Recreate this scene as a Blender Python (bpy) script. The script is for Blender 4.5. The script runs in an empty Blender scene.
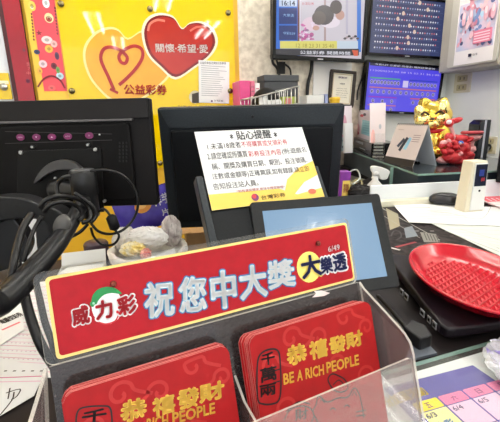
import bpy, bmesh, math, random
from mathutils import Vector, Matrix
random.seed(7)
sc = bpy.context.scene
COL = sc.collection
H = 0.36; FPX = 375.0
PITCH = math.radians(14.5); ROLL = math.radians(-1.4)
# ------------------------------------------------------------------ camera
F_ = Vector((0, math.cos(PITCH), -math.sin(PITCH)))
R0 = Vector((1, 0, 0)); U0 = R0.cross(F_)
R_ = R0*math.cos(ROLL) + U0*math.sin(ROLL); U_ = -R0*math.sin(ROLL) + U0*math.cos(ROLL)
CAM = Vector((0, 0, H))
cd = bpy.data.cameras.new('camera'); co = bpy.data.objects.new('camera', cd); COL.objects.link(co)
Mc = Matrix((R_, U_, -F_)).transposed().to_4x4(); Mc.translation = CAM
co.matrix_world = Mc
cd.sensor_width = 36; cd.lens = 36*FPX/500; cd.clip_start = 0.01; cd.clip_end = 50
sc.camera = co

def ray(px, py): return F_ + R_*((px-250)/FPX) + U_*((211-py)/FPX)
def hit(px, py, p0, n):
    r = ray(px, py); t = (p0-CAM).dot(n)/r.dot(n); return CAM + r*t
def Z(px, py, z=0.0): return hit(px, py, Vector((0, 0, z)), Vector((0, 0, 1)))
def D(px, py, d): return hit(px, py, Vector((0, d, 0)), Vector((0, 1, 0)))

# ------------------------------------------------------------------ materials
def lin(c):
    return tuple(((v/255)/12.92 if v/255 <= 0.04045 else (((v/255)+0.055)/1.055)**2.4) for v in c) + (1,)
MATS = {}
def mat(name, c, rough=0.5, metal=0.0, emit=0.0, var=0.0, scale=60, bump=0.0, spec=0.5, coat=0.0, c2=None):
    if name in MATS: return MATS[name]
    m = bpy.data.materials.new(name); m.use_nodes = True; nt = m.node_tree; b = nt.nodes['Principled BSDF']
    b.inputs['Base Color'].default_value = lin(c); b.inputs['Roughness'].default_value = rough
    b.inputs['Metallic'].default_value = metal; b.inputs['Specular IOR Level'].default_value = spec
    b.inputs['Coat Weight'].default_value = coat
    if var or bump or c2:
        tc = nt.nodes.new('ShaderNodeTexCoord'); nz = nt.nodes.new('ShaderNodeTexNoise')
        nz.inputs['Scale'].default_value = scale; nz.inputs['Detail'].default_value = 4
        nt.links.new(tc.outputs['Object'], nz.inputs['Vector'])
        if var or c2:
            rp = nt.nodes.new('ShaderNodeValToRGB'); a = lin(c)
            d = lin(c2) if c2 else tuple(min(1, x*(1-var)) for x in a[:3])+(1,)
            rp.color_ramp.elements[0].position = 0.35; rp.color_ramp.elements[1].position = 0.65
            rp.color_ramp.elements[0].color = d; rp.color_ramp.elements[1].color = a
            nt.links.new(nz.outputs['Fac'], rp.inputs['Fac']); nt.links.new(rp.outputs['Color'], b.inputs['Base Color'])
        if bump:
            bp = nt.nodes.new('ShaderNodeBump'); bp.inputs['Strength'].default_value = bump; bp.inputs['Distance'].default_value = 0.01
            nt.links.new(nz.outputs['Fac'], bp.inputs['Height']); nt.links.new(bp.outputs['Normal'], b.inputs['Normal'])
    if emit:
        b.inputs['Emission Color'].default_value = lin(c); b.inputs['Emission Strength'].default_value = emit
        b.inputs['Base Color'].default_value = (0.01, 0.01, 0.01, 1)
    MATS[name] = m; return m
def E(c, s=0.95): return mat('screen_%d_%d_%d' % tuple(c), c, 0.15, emit=s*0.64)
def ink(c): return mat('ink_%d_%d_%d' % tuple(c), c, 0.45)
def clear(name, c, haze, rough=0.04, spec=1.0):
    if name in MATS: return MATS[name]
    m = bpy.data.materials.new(name); m.use_nodes = True; nt = m.node_tree; nt.nodes.clear()
    out = nt.nodes.new('ShaderNodeOutputMaterial'); tr = nt.nodes.new('ShaderNodeBsdfTransparent')
    df = nt.nodes.new('ShaderNodeBsdfDiffuse'); gl = nt.nodes.new('ShaderNodeBsdfGlossy'); gl.inputs['Roughness'].default_value = rough
    df.inputs['Color'].default_value = lin(c); tr.inputs['Color'].default_value = (0.985, 0.99, 0.985, 1)
    m1 = nt.nodes.new('ShaderNodeMixShader'); m2 = nt.nodes.new('ShaderNodeMixShader')
    nz = nt.nodes.new('ShaderNodeTexNoise'); nz.inputs['Scale'].default_value = 90; nz.inputs['Detail'].default_value = 6
    mr = nt.nodes.new('ShaderNodeMapRange'); mr.inputs['From Min'].default_value = 0.3; mr.inputs['From Max'].default_value = 0.7
    mr.inputs['To Min'].default_value = haze*0.75; mr.inputs['To Max'].default_value = min(1, haze*1.25)
    nt.links.new(nz.outputs['Fac'], mr.inputs['Value']); nt.links.new(mr.outputs['Result'], m1.inputs['Fac'])
    nt.links.new(tr.outputs[0], m1.inputs[1]); nt.links.new(df.outputs[0], m1.inputs[2])
    fr = nt.nodes.new('ShaderNodeFresnel'); fr.inputs['IOR'].default_value = 1.45
    mu = nt.nodes.new('ShaderNodeMath'); mu.operation = 'MULTIPLY'; mu.inputs[1].default_value = spec
    gm = nt.nodes.new('ShaderNodeNewGeometry'); iv = nt.nodes.new('ShaderNodeMath'); iv.operation = 'SUBTRACT'; iv.inputs[0].default_value = 1.0
    mb_ = nt.nodes.new('ShaderNodeMath'); mb_.operation = 'MULTIPLY'; nt.links.new(gm.outputs['Backfacing'], iv.inputs[1]); nt.links.new(fr.outputs[0], mb_.inputs[0]); nt.links.new(iv.outputs[0], mb_.inputs[1])
    nt.links.new(mb_.outputs[0], mu.inputs[0]); nt.links.new(mu.outputs[0], m2.inputs['Fac'])
    nt.links.new(m1.outputs[0], m2.inputs[1]); nt.links.new(gl.outputs[0], m2.inputs[2]); nt.links.new(m2.outputs[0], out.inputs['Surface'])
    MATS[name] = m; return m

BLACK = mat('black_plastic', (24, 23, 24), 0.45, var=0.3, scale=400, bump=0.05, spec=0.2)
BLACK2 = mat('satin_black_plastic', (34, 34, 36), 0.35, var=0.2, scale=200, spec=0.25)
SLATE = mat('slate_plastic', (47, 53, 58), 0.4, var=0.25, scale=300, spec=0.3)
GLOSS = mat('gloss_black', (12, 12, 14), 0.15, spec=0.3)
RUBBER = mat('rubber_cable', (22, 21, 22), 0.35, spec=0.4)
METAL = mat('steel', (190, 190, 188), 0.28, 1.0)
WHITE = mat('white_plastic', (232, 232, 228), 0.4)
CREAM = mat('cream_plastic', (222, 214, 190), 0.45)
PAPER = mat('white_paper', (238, 238, 238), 0.7, var=0.05, scale=20)
GREY = mat('grey_plastic', (150, 150, 150), 0.5)
RED = mat('sign_red', (180, 12, 30), 0.5, var=0.12, scale=120, spec=0.3)
ACR = clear('clear_acrylic', (190, 190, 188), 0.05)
ACR_SIDE = clear('reflection_haze_acrylic', (142, 126, 128), 0.34)  # purple-grey diffuse haze paints in the envelopes' reflection on the side panels
ACR_FRONT = clear('scuffed_acrylic', (225, 215, 212), 0.15)
ACR_EDGE = clear('acrylic_edge', (225, 218, 208), 0.62)
SMOKE = clear('smoked_acrylic', (66, 60, 60), 0.8)
GLASSG = clear('desk_glass', (190, 205, 200), 0.04)
GLASS_EDGE = clear('glass_edge', (150, 185, 172), 0.75)
DARKGLASS = clear('showcase_glass', (44, 56, 66), 0.62)
WRAP = clear('plastic_wrap', (225, 225, 228), 0.38, 0.12)

# ------------------------------------------------------------------ mesh builder
def rr(x0, y0, x1, y1, r, n=5):
    pts = []
    for cx, cy, a0 in ((x1-r, y1-r, 0), (x0+r, y1-r, 90), (x0+r, y0+r, 180), (x1-r, y0+r, 270)):
        for k in range(n+1):
            a = math.radians(a0+90*k/n); pts.append((cx+r*math.cos(a), cy+r*math.sin(a)))
    return pts
def ell(cx, cy, rx, ry, n=20, rot=0):
    return [(cx+rx*math.cos(a)*math.cos(rot)-ry*math.sin(a)*math.sin(rot), cy+rx*math.cos(a)*math.sin(rot)+ry*math.sin(a)*math.cos(rot)) for a in [2*math.pi*k/n for k in range(n)]]
def spline(P, n=6, closed=False):
    P = [Vector(p) for p in P]; out = []; N = len(P)
    for i in range(N if closed else N-1):
        if closed: a, b, c, d = P[(i-1) % N], P[i], P[(i+1) % N], P[(i+2) % N]
        else: a, b, c, d = P[max(i-1, 0)], P[i], P[i+1], P[min(i+2, N-1)]
        for k in range(n):
            t = k/n
            out.append(0.5*((2*b)+(c-a)*t+(2*a-5*b+4*c-d)*t*t+(3*b-a-3*c+d)*t**3))
    if not closed: out.append(P[-1])
    return out
TCACHE = {}
def text_mesh(s, bold):
    k = (s, bold)
    if k not in TCACHE:
        c = bpy.data.curves.new('t', 'FONT'); c.body = s; c.resolution_u = 2; c.offset = bold
        o = bpy.data.objects.new('t', c); COL.objects.link(o); bpy.context.view_layer.update()
        me = bpy.data.meshes.new_from_object(o.evaluated_get(bpy.context.evaluated_depsgraph_get()))
        vs = [v.co.copy() for v in me.vertices]; fs = [tuple(p.vertices) for p in me.polygons]
        bpy.data.objects.remove(o); bpy.data.curves.remove(c); bpy.data.meshes.remove(me)
        bb = (min(v.x for v in vs), max(v.x for v in vs), min(v.y for v in vs), max(v.y for v in vs))
        TCACHE[k] = (vs, fs, bb)
    return TCACHE[k]
class MB:
    def __init__(s): s.v = []; s.f = []; s.mi = []; s.sm = []; s.mats = []
    def m(s, material):
        if material not in s.mats: s.mats.append(material)
        return s.mats.index(material)
    def add(s, vs, fs, material, smooth=False, T=None):
        o = len(s.v); k = s.m(material)
        for p in vs:
            p = Vector(p); s.v.append(T @ p if T is not None else p)
        for q in fs: s.f.append([i+o for i in q]); s.mi.append(k); s.sm.append(smooth)
        return s
    def face(s, pts, z, material, T=None):
        return s.add([(p[0], p[1], z) for p in pts], [list(range(len(pts)))], material, T=T)
    def prism(s, pts, z0, z1, material, edge=None, T=None, smooth=False):
        n = len(pts)
        s.add([(p[0], p[1], z1) for p in pts], [list(range(n))], material, T=T)
        s.add([(p[0], p[1], z0) for p in pts], [list(range(n))[::-1]], material, T=T)
        vs = [(p[0], p[1], z0) for p in pts]+[(p[0], p[1], z1) for p in pts]
        s.add(vs, [[i, (i+1) % n, n+(i+1) % n, n+i] for i in range(n)], edge or material, smooth, T)
        return s
    def box(s, a, b, material, edge=None, T=None):
        return s.prism([(a[0], a[1]), (b[0], a[1]), (b[0], b[1]), (a[0], b[1])], a[2], b[2], material, edge, T)
    def frame(s, x0, y0, x1, y1, w, z0, z1, material):
        s.box((x0, y0, z0), (x1, y0+w, z1), material); s.box((x0, y1-w, z0), (x1, y1, z1), material)
        s.box((x0, y0+w, z0), (x0+w, y1-w, z1), material); s.box((x1-w, y0+w, z0), (x1, y1-w, z1), material); return s
    def tube(s, pts, r, material, n=10, sp=5, T=None):
        P = spline(pts, sp) if sp > 1 and len(pts) > 2 else [Vector(p) for p in pts]
        if not isinstance(r, (list, tuple)): R = [r]*len(P)
        else: R = [r[min(len(r)-1, int(i/(len(P)-1)*(len(r)-1)))] + (r[min(len(r)-1, int(i/(len(P)-1)*(len(r)-1))+1)]-r[min(len(r)-1, int(i/(len(P)-1)*(len(r)-1)))])*((i/(len(P)-1)*(len(r)-1)) % 1) for i in range(len(P))]
        vs = []; t0 = (P[1]-P[0]).normalized(); up = Vector((0, 0, 1)) if abs(t0.z) < 0.9 else Vector((1, 0, 0))
        a = t0.cross(up).normalized()
        for i, p in enumerate(P):
            t = (P[min(i+1, len(P)-1)]-P[max(i-1, 0)]).normalized()
            a = (a - t*a.dot(t)).normalized(); b = t.cross(a)
            for k in range(n):
                th = 2*math.pi*k/n; vs.append(p+(a*math.cos(th)+b*math.sin(th))*R[i])
        fs = [[i*n+k, i*n+(k+1) % n, (i+1)*n+(k+1) % n, (i+1)*n+k] for i in range(len(P)-1) for k in range(n)]
        fs += [list(range(n))[::-1], [(len(P)-1)*n+k for k in range(n)]]
        return s.add(vs, fs, material, True, T)
    def lathe(s, prof, material, n=32, sx=1, sy=1, T=None, c=(0, 0, 0), wob=None):
        vs = []
        for j, (r, z) in enumerate(prof):
            for k in range(n):
                a = 2*math.pi*k/n; q = wob(a, j) if wob else 1
                vs.append((c[0]+r*q*sx*math.cos(a), c[1]+r*q*sy*math.sin(a), c[2]+z))
        fs = [[j*n+k, j*n+(k+1) % n, (j+1)*n+(k+1) % n, (j+1)*n+k] for j in range(len(prof)-1) for k in range(n)]
        if prof[0][0] > 1e-6: fs.append(list(range(n))[::-1])
        if prof[-1][0] > 1e-6: fs.append([(len(prof)-1)*n+k for k in range(n)])
        return s.add(vs, fs, material, True, T)
    def ball(s, c, r, material, n=20, m=12, rot=None, T=None, noise=0.0, seed=0):
        rnd = random.Random(seed); vs = []
        for j in range(m+1):
            ph = math.pi*j/m
            for k in range(n):
                a = 2*math.pi*k/n; q = 1+noise*(rnd.random()-0.5)*2 if 0 < j < m else 1
                p = Vector((r[0]*math.sin(ph)*math.cos(a)*q, r[1]*math.sin(ph)*math.sin(a)*q, -r[2]*math.cos(ph)*q))
                if rot is not None: p = rot @ p
                vs.append(p+Vector(c))
        fs = [[j*n+k, j*n+(k+1) % n, (j+1)*n+(k+1) % n, (j+1)*n+k] for j in range(m) for k in range(n)]
        return s.add(vs, fs, material, True, T)
    def ribbon(s, pts, w, z, material, sp=5, closed=False, T=None):
        P = [Vector((p[0], p[1])) for p in pts]
        if sp > 1 and len(P) > 2: P = spline(P, sp, closed)
        n = len(P); L = []; R = []
        for i, p in enumerate(P):
            a = P[(i-1) % n] if closed else P[max(i-1, 0)]; b = P[(i+1) % n] if closed else P[min(i+1, n-1)]
            t = b-a; t = t.normalized() if t.length > 0 else Vector((1, 0)); q = Vector((-t.y, t.x))*w/2
            L.append(p+q); R.append(p-q)
        vs = [(p.x, p.y, z) for p in L]+[(p.x, p.y, z) for p in R]
        fs = [[n+i, n+(i+1) % n, (i+1) % n, i] for i in range(n if closed else n-1)]
        return s.add(vs, fs, material, T=T)
    def text(s, t, p, q, h, z, material, bold=0.0, T=None):
        """bbox bottom-left at p, bottom-right at q (2-D), height h"""
        vs, fs, bb = text_mesh(t, 0.0); a = Vector(p); b = Vector(q); d = b-a; L = d.length; ux = d/L; uy = Vector((-ux.y, ux.x))
        kx = L/(bb[1]-bb[0]); ky = h/(bb[3]-bb[2])
        sh = [(0, 0)]
        if bold:
            nn = 6 if bold <= 0.045 else 14; em = (kx+ky)/2
            sh = [(bold*math.cos(2*math.pi*(k+0.5)/nn)*em/kx, bold*math.sin(2*math.pi*(k+0.5)/nn)*em/ky) for k in range(nn)]+[(0, 0)]
        for dx, dy in sh:
            out = []
            for v in vs:
                w = a+ux*((v.x+dx-bb[0])*kx)+uy*((v.y+dy-bb[2])*ky); out.append((w.x, w.y, z))
            s.add(out, fs, material, T=T)
        return s
    def build(s, name, parent=None, M=None, world=False, bevel=0, seg=2):
        me = bpy.data.meshes.new(name); V = s.v
        if world:
            inv = (M if M is not None else WORLD[parent.name] if parent is not None else Matrix()).inverted()
            V = [inv @ v for v in V]
        me.from_pydata([tuple(v) for v in V], [], s.f)
        for mt in s.mats: me.materials.append(mt)
        for p, k, sm in zip(me.polygons, s.mi, s.sm): p.material_index = k; p.use_smooth = sm
        bm = bmesh.new(); bm.from_mesh(me); bmesh.ops.remove_doubles(bm, verts=bm.verts, dist=1e-7); bm.to_mesh(me); bm.free()
        o = bpy.data.objects.new(name, me); COL.objects.link(o)
        if parent is not None: o.parent = parent; WORLD[o.name] = WORLD[parent.name]
        elif M is not None: o.matrix_world = M; WORLD[o.name] = M.copy()
        else: WORLD[o.name] = Matrix()
        if bevel:
            b = o.modifiers.new('bevel', 'BEVEL'); b.width = bevel; b.segments = seg; b.limit_method = 'ANGLE'; b.angle_limit = math.radians(40)
        return o
WORLD = {}
def tag(o, label=None, cat=None, group=None, kind=None):
    if label: o['label'] = label
    if cat: o['category'] = cat
    if group: o['group'] = group
    if kind: o['kind'] = kind
    return o
def thing(name, label, cat, M, group=None):
    if isinstance(M, Vector): M = Matrix.Translation(M)
    o = bpy.data.objects.new(name, None); o.empty_display_size = 0.02; COL.objects.link(o); o.matrix_world = M; WORLD[o.name] = M.copy()
    return tag(o, label, cat, group)
def struct(mb, name, M=None): return tag(mb.build(name, None, M), kind='structure')

class Fr:
    """a plane standing in the place: X along it, Y up it, Z out of it"""
    def __init__(s, M): s.M = M; s.I = M.inverted(); s.n = M.to_3x3() @ Vector((0, 0, 1)); s.o = M.translation
    def p(s, px, py, off=0.0):
        w = hit(px, py, s.o+s.n*off, s.n); l = s.I @ w; return (l.x, l.y)
    def w(s, x, y, z=0.0): return s.M @ Vector((x, y, z))
    def poly(s, pts, off=0.0): return [s.p(a, b, off) for a, b in pts]
def mk(o, X, Y):
    X = X.normalized(); Y = (Y-X*Y.dot(X)).normalized(); Zv = X.cross(Y)
    M = Matrix((X, Y, Zv)).transposed().to_4x4(); M.translation = o; return M
def quadframe(tl, tr, br, bl, width):
    A = [ray(*q) for q in (tl, tr, br, bl)]
    M = Matrix((A[1], -A[2], A[3])).transposed(); s = M.inverted() @ A[0]
    P = [A[0], A[1]*s[0], A[2]*s[1], A[3]*s[2]]; k = width/(P[1]-P[0]).length; P = [CAM+p*k for p in P]
    X = (P[1]-P[0]+P[2]-P[3])/2; Y = (P[0]-P[3]+P[1]-P[2])/2
    return Fr(mk(P[3], X, Y)), X.length, Y.length, P
def planeframe(p0, n, bl, br):
    a = hit(*bl, p0, n); b = hit(*br, p0, n); return Fr(mk(a, b-a, n.cross(b-a)))
def yawframe(o, deg):
    a = math.radians(deg); return Fr(mk(o, Vector((math.cos(a), math.sin(a), 0)), Vector((0, 0, 1))))
def flatframe(o, deg=0, z=None):
    a = math.radians(deg); return Fr(mk(o, Vector((math.cos(a), math.sin(a), 0)), Vector((-math.sin(a), math.cos(a), 0))))
def fit(mb, F, s, bl, br, top, off, material, bold=0.0, layers=()):
    """text with its lower corners seen at bl, br and its upper left at top"""
    a = Vector(F.p(*bl, off)); b = Vector(F.p(*br, off)); t = Vector(F.p(*top, off))
    d = (b-a).normalized(); h = abs((t-a).dot(Vector((-d.y, d.x))))
    for i, (m2, bd) in enumerate(layers): mb.text(s, a, b, h, off+i*0.00015, m2, bd)
    mb.text(s, a, b, h, off+len(layers)*0.00015, material, bold)

# ================================================================== ROOM
WY = 16.7; wa = math.radians(WY)
WU = Vector((math.cos(wa), math.sin(wa), 0)); WN = Vector((math.sin(wa), -math.cos(wa), 0))
w0 = D(213, 80, 2.4)
FLOOR = -1.05; CEIL = 1.75
WF = Fr(mk(Vector((w0.x, w0.y, 0)), WU, Vector((0, 0, 1))))
YEL = mat('yellow_wall_paint', (236, 184, 40), 0.5, var=0.06, scale=6)
CREAMW = mat('cream_wallpaper', (240, 230, 212), 0.7, c2=(208, 196, 176), scale=26, bump=0.6)
WHW = mat('white_wall_paint', (246, 247, 242), 0.6, var=0.03, scale=5)
xs = WF.p(239, 60)[0]; xl = -3.2; xc = WF.p(449, 60)[0]; xm = WF.p(363, 85)[0]
b = MB(); b.box((xl, FLOOR, -0.1), (xs, CEIL, 0), YEL); b.box((xs, FLOOR, -0.1), (xm, CEIL, 0), CREAMW); b.box((xm, FLOOR, -0.1), (xc+0.1, CEIL, 0), WHW)
struct(b, 'wall_back', WF.M)
cor = WF.w(xc, 0)
RWF = Fr(mk(Vector((cor.x, cor.y, 0)), WN, Vector((0, 0, 1))))     # right wall, X comes towards the viewer
b = MB(); b.box((-0.1, FLOOR, -0.1), (6.6, CEIL, 0), WHW); struct(b, 'wall_right', RWF.M)
FLR = mat('grey_floor_tile', (150, 146, 140), 0.4, var=0.2, scale=3)
def hplane(z0, z1, m, name):
    pts = []
    for x, t in ((xl, 0), (xc, 0), (xc, 6.6), (xl, 6.6)):
        p = WF.w(x, 0)+WN*t; pts.append((p.x, p.y))
    b = MB(); b.prism(pts[::-1], z0, z1, m); return struct(b, name)
hplane(FLOOR-0.1, FLOOR, FLR, 'floor'); hplane(CEIL, CEIL+0.1, WHW, 'ceiling')
lw = WF.w(xl, 0); LWF = Fr(mk(Vector((lw.x, lw.y, 0)), -WN, Vector((0, 0, 1))))
b = MB(); b.box((-6.6, FLOOR, -0.1), (0, CEIL, 0), WHW); struct(b, 'wall_left', LWF.M)
# white door jamb strip at far left of the back wall
b = MB(); x0 = WF.p(-60, 50)[0]; x1 = WF.p(3, 0)[0]
b.box((x0, FLOOR, 0), (x1, CEIL, 0.02), mat('pale_panel', (222, 226, 234), 0.5)); struct(b, 'trim_1', WF.M)

# ================================================================== POSTERS ON THE BACK WALL
def fpoly(mb, F, pts, off, m, sp=0):
    P = F.poly(pts, off)
    if sp: P = [tuple(q) for q in spline([Vector(p) for p in P], sp, True)]
    # orientation
    ar = sum(P[i][0]*P[(i+1) % len(P)][1]-P[(i+1) % len(P)][0]*P[i][1] for i in range(len(P)))
    if ar < 0: P = P[::-1]
    mb.face(P, off, m)
def frib(mb, F, pts, wpx, off, m, sp=5, closed=False):
    a = Vector(F.p(*pts[0], off)); c = Vector(F.p(pts[0][0]+1, pts[0][1], off)); k = (c-a).length
    mb.ribbon(F.poly(pts, off), wpx*k, off, m, sp, closed)

# big yellow acrylic panel
a = WF.p(60, 5); px0 = WF.p(56, -4)[0]; px1 = WF.p(233.5, 60)[0]; py0 = WF.p(150, 168)[1]; py1 = WF.p(150, -14)[1]
t = thing('wall_panel', 'large glossy yellow acrylic wall panel with a red heart and a ribbon heart', 'poster', WF.M @ Matrix.Translation((px0, py0, 0)))
W0 = Matrix.Translation((-px0, -py0, 0))
def wall_part(name, mb, parent, **k): return mb.build(name, parent, **k)
YP = mat('panel_yellow', (238, 206, 4), 0.03, c2=(234, 196, 2), scale=1.5)
b = MB(); b.box((px0, py0, 0.02), (px1, py1, 0.03), YP, ACR_EDGE, T=W0); b.build('board', t)
z = 0.0312
b = MB()
CRE = mat('heart_cream', (252, 232, 150), 0.03); ORG = mat('heart_orange', (240, 180, 56), 0.03, c2=(236, 160, 40), scale=2.2)
bigheart = [(128, 38), (118, 29), (108, 27), (95, 32), (85, 44), (83, 58), (88, 75), (97, 88), (110, 100), (124, 106), (140, 101), (158, 88), (172, 72), (170, 52), (158, 36), (143, 30)]
b2 = MB(); fpoly(b2, WF, bigheart, z, CRE, 4)
cx, cy = 126, 66
fpoly(b2, WF, [(cx+(x-cx)*0.94, cy+(y-cy)*0.94) for x, y in bigheart], z+0.0004, ORG, 4)
for v in range(len(b2.v)): b2.v[v] = W0 @ b2.v[v]
b2.build('orange_heart', t)
def heart_pts(c, k): return [(c[0]+(x-c[0])*k, c[1]+(y-c[1])*k) for x, y in [(182, 28), (173, 16), (158, 13), (146, 19), (141.5, 33), (147, 54), (160, 68), (175.5, 79.5), (195, 68), (211, 56), (218, 42), (213, 28), (202, 21.5), (190, 22.5)]]
b3 = MB(); fpoly(b3, WF, heart_pts((179, 44), 1.0), z+0.0008, mat('heart_glow', (250, 236, 205), 0.03), 4)
fpoly(b3, WF, heart_pts((179, 45), 0.93), z+0.0012, mat('heart_dark_red', (120, 14, 14), 0.03), 4)
fpoly(b3, WF, heart_pts((180, 43), 0.86), z+0.0016, mat('heart_red', (166, 20, 16), 0.03, c2=(190, 50, 30), scale=2.5), 4)
frib(b3, WF, [(148, 31), (150, 24), (157, 20), (165, 21)], 2.2, z+0.002, ink((226, 120, 96)))
frib(b3, WF, [(190, 31), (197, 27), (205, 28)], 1.8, z+0.002, ink((214, 100, 76)))
fit(b3, WF, '關懷·希望·愛', (156, 52), (208, 53), (156, 43.5), z+0.0024, ink((252, 246, 240)), 0.02)
b3.v = [W0 @ v for v in b3.v]; b3.build('red_heart', t)
b4 = MB(); RR = mat('ribbon_red', (170, 26, 14), 0.05)
frib(b4, WF, [(114, 90), (108, 76), (101, 60), (103, 50), (110, 47), (120, 50), (127, 57), (125.5, 63), (121, 62), (119, 56), (124, 50), (134, 46), (141.5, 49), (142.5, 57), (137, 67), (127, 78), (119, 85)], 3.3, z+0.003, RR)
frib(b4, WF, [(110, 89), (118, 93)], 2.6, z+0.0031, RR, 1)
b4.v = [W0 @ v for v in b4.v]; b4.build('ribbon_heart', t)
b5 = MB(); fit(b5, WF, '公益彩券', (124.5, 94.3), (167, 94.8), (124.5, 84.3), z+0.003, ink((196, 44, 14)), 0.025)
fpoly(b5, WF, [(195+6*math.cos(i*0.5), 97+6.5*math.sin(i*0.5)) for i in range(12)], z+0.003, ink((210, 200, 170)))
fpoly(b5, WF, [(192, 94), (199, 92), (199, 103), (192, 103)], z+0.0034, ink((60, 50, 40)))
fit(b5, WF, '財政部·台灣彩券', (178, 112), (214, 112), (178, 105), z+0.003, ink((150, 110, 40)), 0.0)
b5.v = [W0 @ v for v in b5.v]; b5.build('lettering', t)
for q in ((61, 4), (150, 9), (228, 13), (72, 91), (230, 91), (160, 163)):
    x, y = WF.p(*q, 0.03)
    b = MB(); b.lathe([(0.011, 0.0), (0.016, 0.03), (0.016, 0.038), (0.013, 0.042), (0.0, 0.043)], METAL, 16, c=(x, y, 0), T=W0); b.mats = [mat('bronze', (130, 118, 84), 0.25, 1.0)]; tag(b.build('standoff_screw', t), 'round dark metal standoff screw')

# A4 notice on the panel
qf = planeframe(w0+WN*0.034, WN, (199, 102.5), (229, 103.5)); w_, h_ = qf.p(229, 103.5)[0], qf.p(198, 60)[1]
b = MB(); b.box((0, 0, 0), (w_, h_, 0.0012), PAPER)
fit(b, qf, '公益彩券投注須知公告事項', (200, 64), (226, 64.6), (200, 61.5), 0.0016, ink((60, 60, 70)), 0.01)
for i in range(15):
    y = h_*(0.87-0.05*i); x_ = w_*0.08; s = random.Random(i).uniform(0.6, 0.93)
    b.box((x_, y, 0.0012), (w_*s, y+0.0035, 0.0016), ink((165, 165, 170)))
b.face(ell(w_*0.42, h_*0.045, 0.006, 0.006), 0.0018, ink((60, 30, 90))); fit(b, qf, '台灣彩券', (214, 101.5), (223, 102), (214, 99.5), 0.0018, ink((40, 40, 40)))
tag(b.build('notice_sheet', None, qf.M), 'white printed sheet stuck over the lower right of the yellow heart panel', 'notice')

# dark red board at the left
b = MB(); x0 = WF.p(3, 0)[0]; x1 = WF.p(20.5, 0)[0]; yb = WF.p(20, 150)[1]; yt = WF.p(10, -30)[1]
o = (x0, yb, 0); T0 = Matrix.Translation((-x0, -yb, 0))
b.box((x0, yb, 0.005), (x1, yt, 0.03), mat('dark_red_board', (168, 22, 40), 0.25, var=0.15, scale=4), mat('board_edge_shade', (70, 10, 18), 0.5), T=T0)
b.v = [v for v in b.v]
for q, r_, c in (((28, 81), 1.6, (110, 20, 60)), ((24, 50), 1.2, (110, 20, 40))):
    x, y = WF.p(*q, 0.03); b.face(ell(x-x0, y-yb, 0.006*r_, 0.007*r_), 0.0312, ink(c))
for q, s in (((27, 75), '中'), ((28, 70), '大'), ((27, 66), '獎')):
    x, y = WF.p(*q, 0.03); b.text(s, (x-x0, y-yb), (x-x0+0.018, y-yb), 0.018, 0.0312, ink((230, 120, 120)))
b.box((x0-0.02, yb, 0.0), (x0, yt, 0.03), mat('board_edge_shade', (70, 10, 18), 0.5), T=T0)  # dark strip paints in the shading along the board's left side
tag(b.build('red_board', None, WF.M @ Matrix.Translation((x0, yb, 0))), 'narrow plain dark red vertical board beside the pink sticker poster', 'board')

# small yellow panel at the far left with a knob
x0, y0 = WF.p(-30, 100); x1, y1 = WF.p(8, 73, 0.03)
T0 = Matrix.Translation((-x0, -y0, 0)); t = thing('yellow_notice_panel', 'small yellow panel at the far left edge above the monitor', 'poster', WF.M @ Matrix.Translation((x0, y0, 0)))
b = MB(); b.box((x0, y0, 0.02), (x1, y1, 0.03), YP, T=T0); b.box((x0, y1-0.055, 0.03), (x1-0.005, y1-0.038, 0.0305), ink((250, 240, 200)), T=T0); b.build('board', t)
x, y = WF.p(4, 87, 0.03); b = MB(); b.lathe([(0.012, 0.0), (0.018, 0.03), (0.018, 0.038), (0.0, 0.043)], METAL, 16, c=(x, y, 0), T=T0); b.build('standoff_screw', t)

# pink sticker poster
PK = mat('poster_pink', (240, 78, 92), 0.35, var=0.06, scale=10)
x0 = WF.p(24, 0)[0]; x1 = WF.p(58, 0)[0]; yb = WF.p(45, 103)[1]; yt = WF.p(40, -30)[1]; T0 = Matrix.Translation((-x0, -yb, 0))
t = thing('sticker_poster', 'tall pink red poster with colourful stickers in a pale yellow frame', 'poster', WF.M @ Matrix.Translation((x0, yb, 0)))
b = MB(); b.box((x0, yb, 0.006), (x1, yt, 0.018), mat('frame_yellow', (250, 205, 70), 0.4), T=T0); b.build('frame', t)
b = MB(); b.prism([(p[0]-x0, p[1]-yb) for p in [(WF.p(31, 0)[0], yb+0.06), (WF.p(55, 0)[0], yb+0.06), (WF.p(55, 0)[0], yt), (WF.p(31, 0)[0], yt)]], 0.018, 0.02, PK); b.build('poster_sheet', t)
STK = [((32, 6), 3.5, 5, (240, 210, 90)), ((32, 7), 1.6, 2.2, (255, 245, 220)), ((46, 3), 3.5, 5, (240, 240, 245)), ((49, 18), 4.5, 5, (250, 225, 170)), ((49, 19), 3, 3, (180, 60, 50)), ((47, 40), 5.5, 4, (250, 225, 225)), ((54, 44), 3.4, 3.6, (250, 190, 190)),
       ((49, 49), 4, 4, (245, 190, 80)), ((37, 52), 3, 2.4, (60, 70, 110)), ((43, 64), 4.2, 4, (245, 210, 220)), ((40, 71), 2.4, 3.6, (245, 180, 80)), ((54, 66), 3, 3.4, (120, 40, 60)), ((57, 56), 2.2, 4, (90, 60, 90)), ((60, 76), 3.8, 3.8, (190, 225, 240)), ((58, 70), 2, 3.6, (120, 170, 90)), ((52, 88), 4, 3, (250, 110, 110))]
kk = (Vector(WF.p(45, 40))-Vector(WF.p(44, 40))).length
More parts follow.
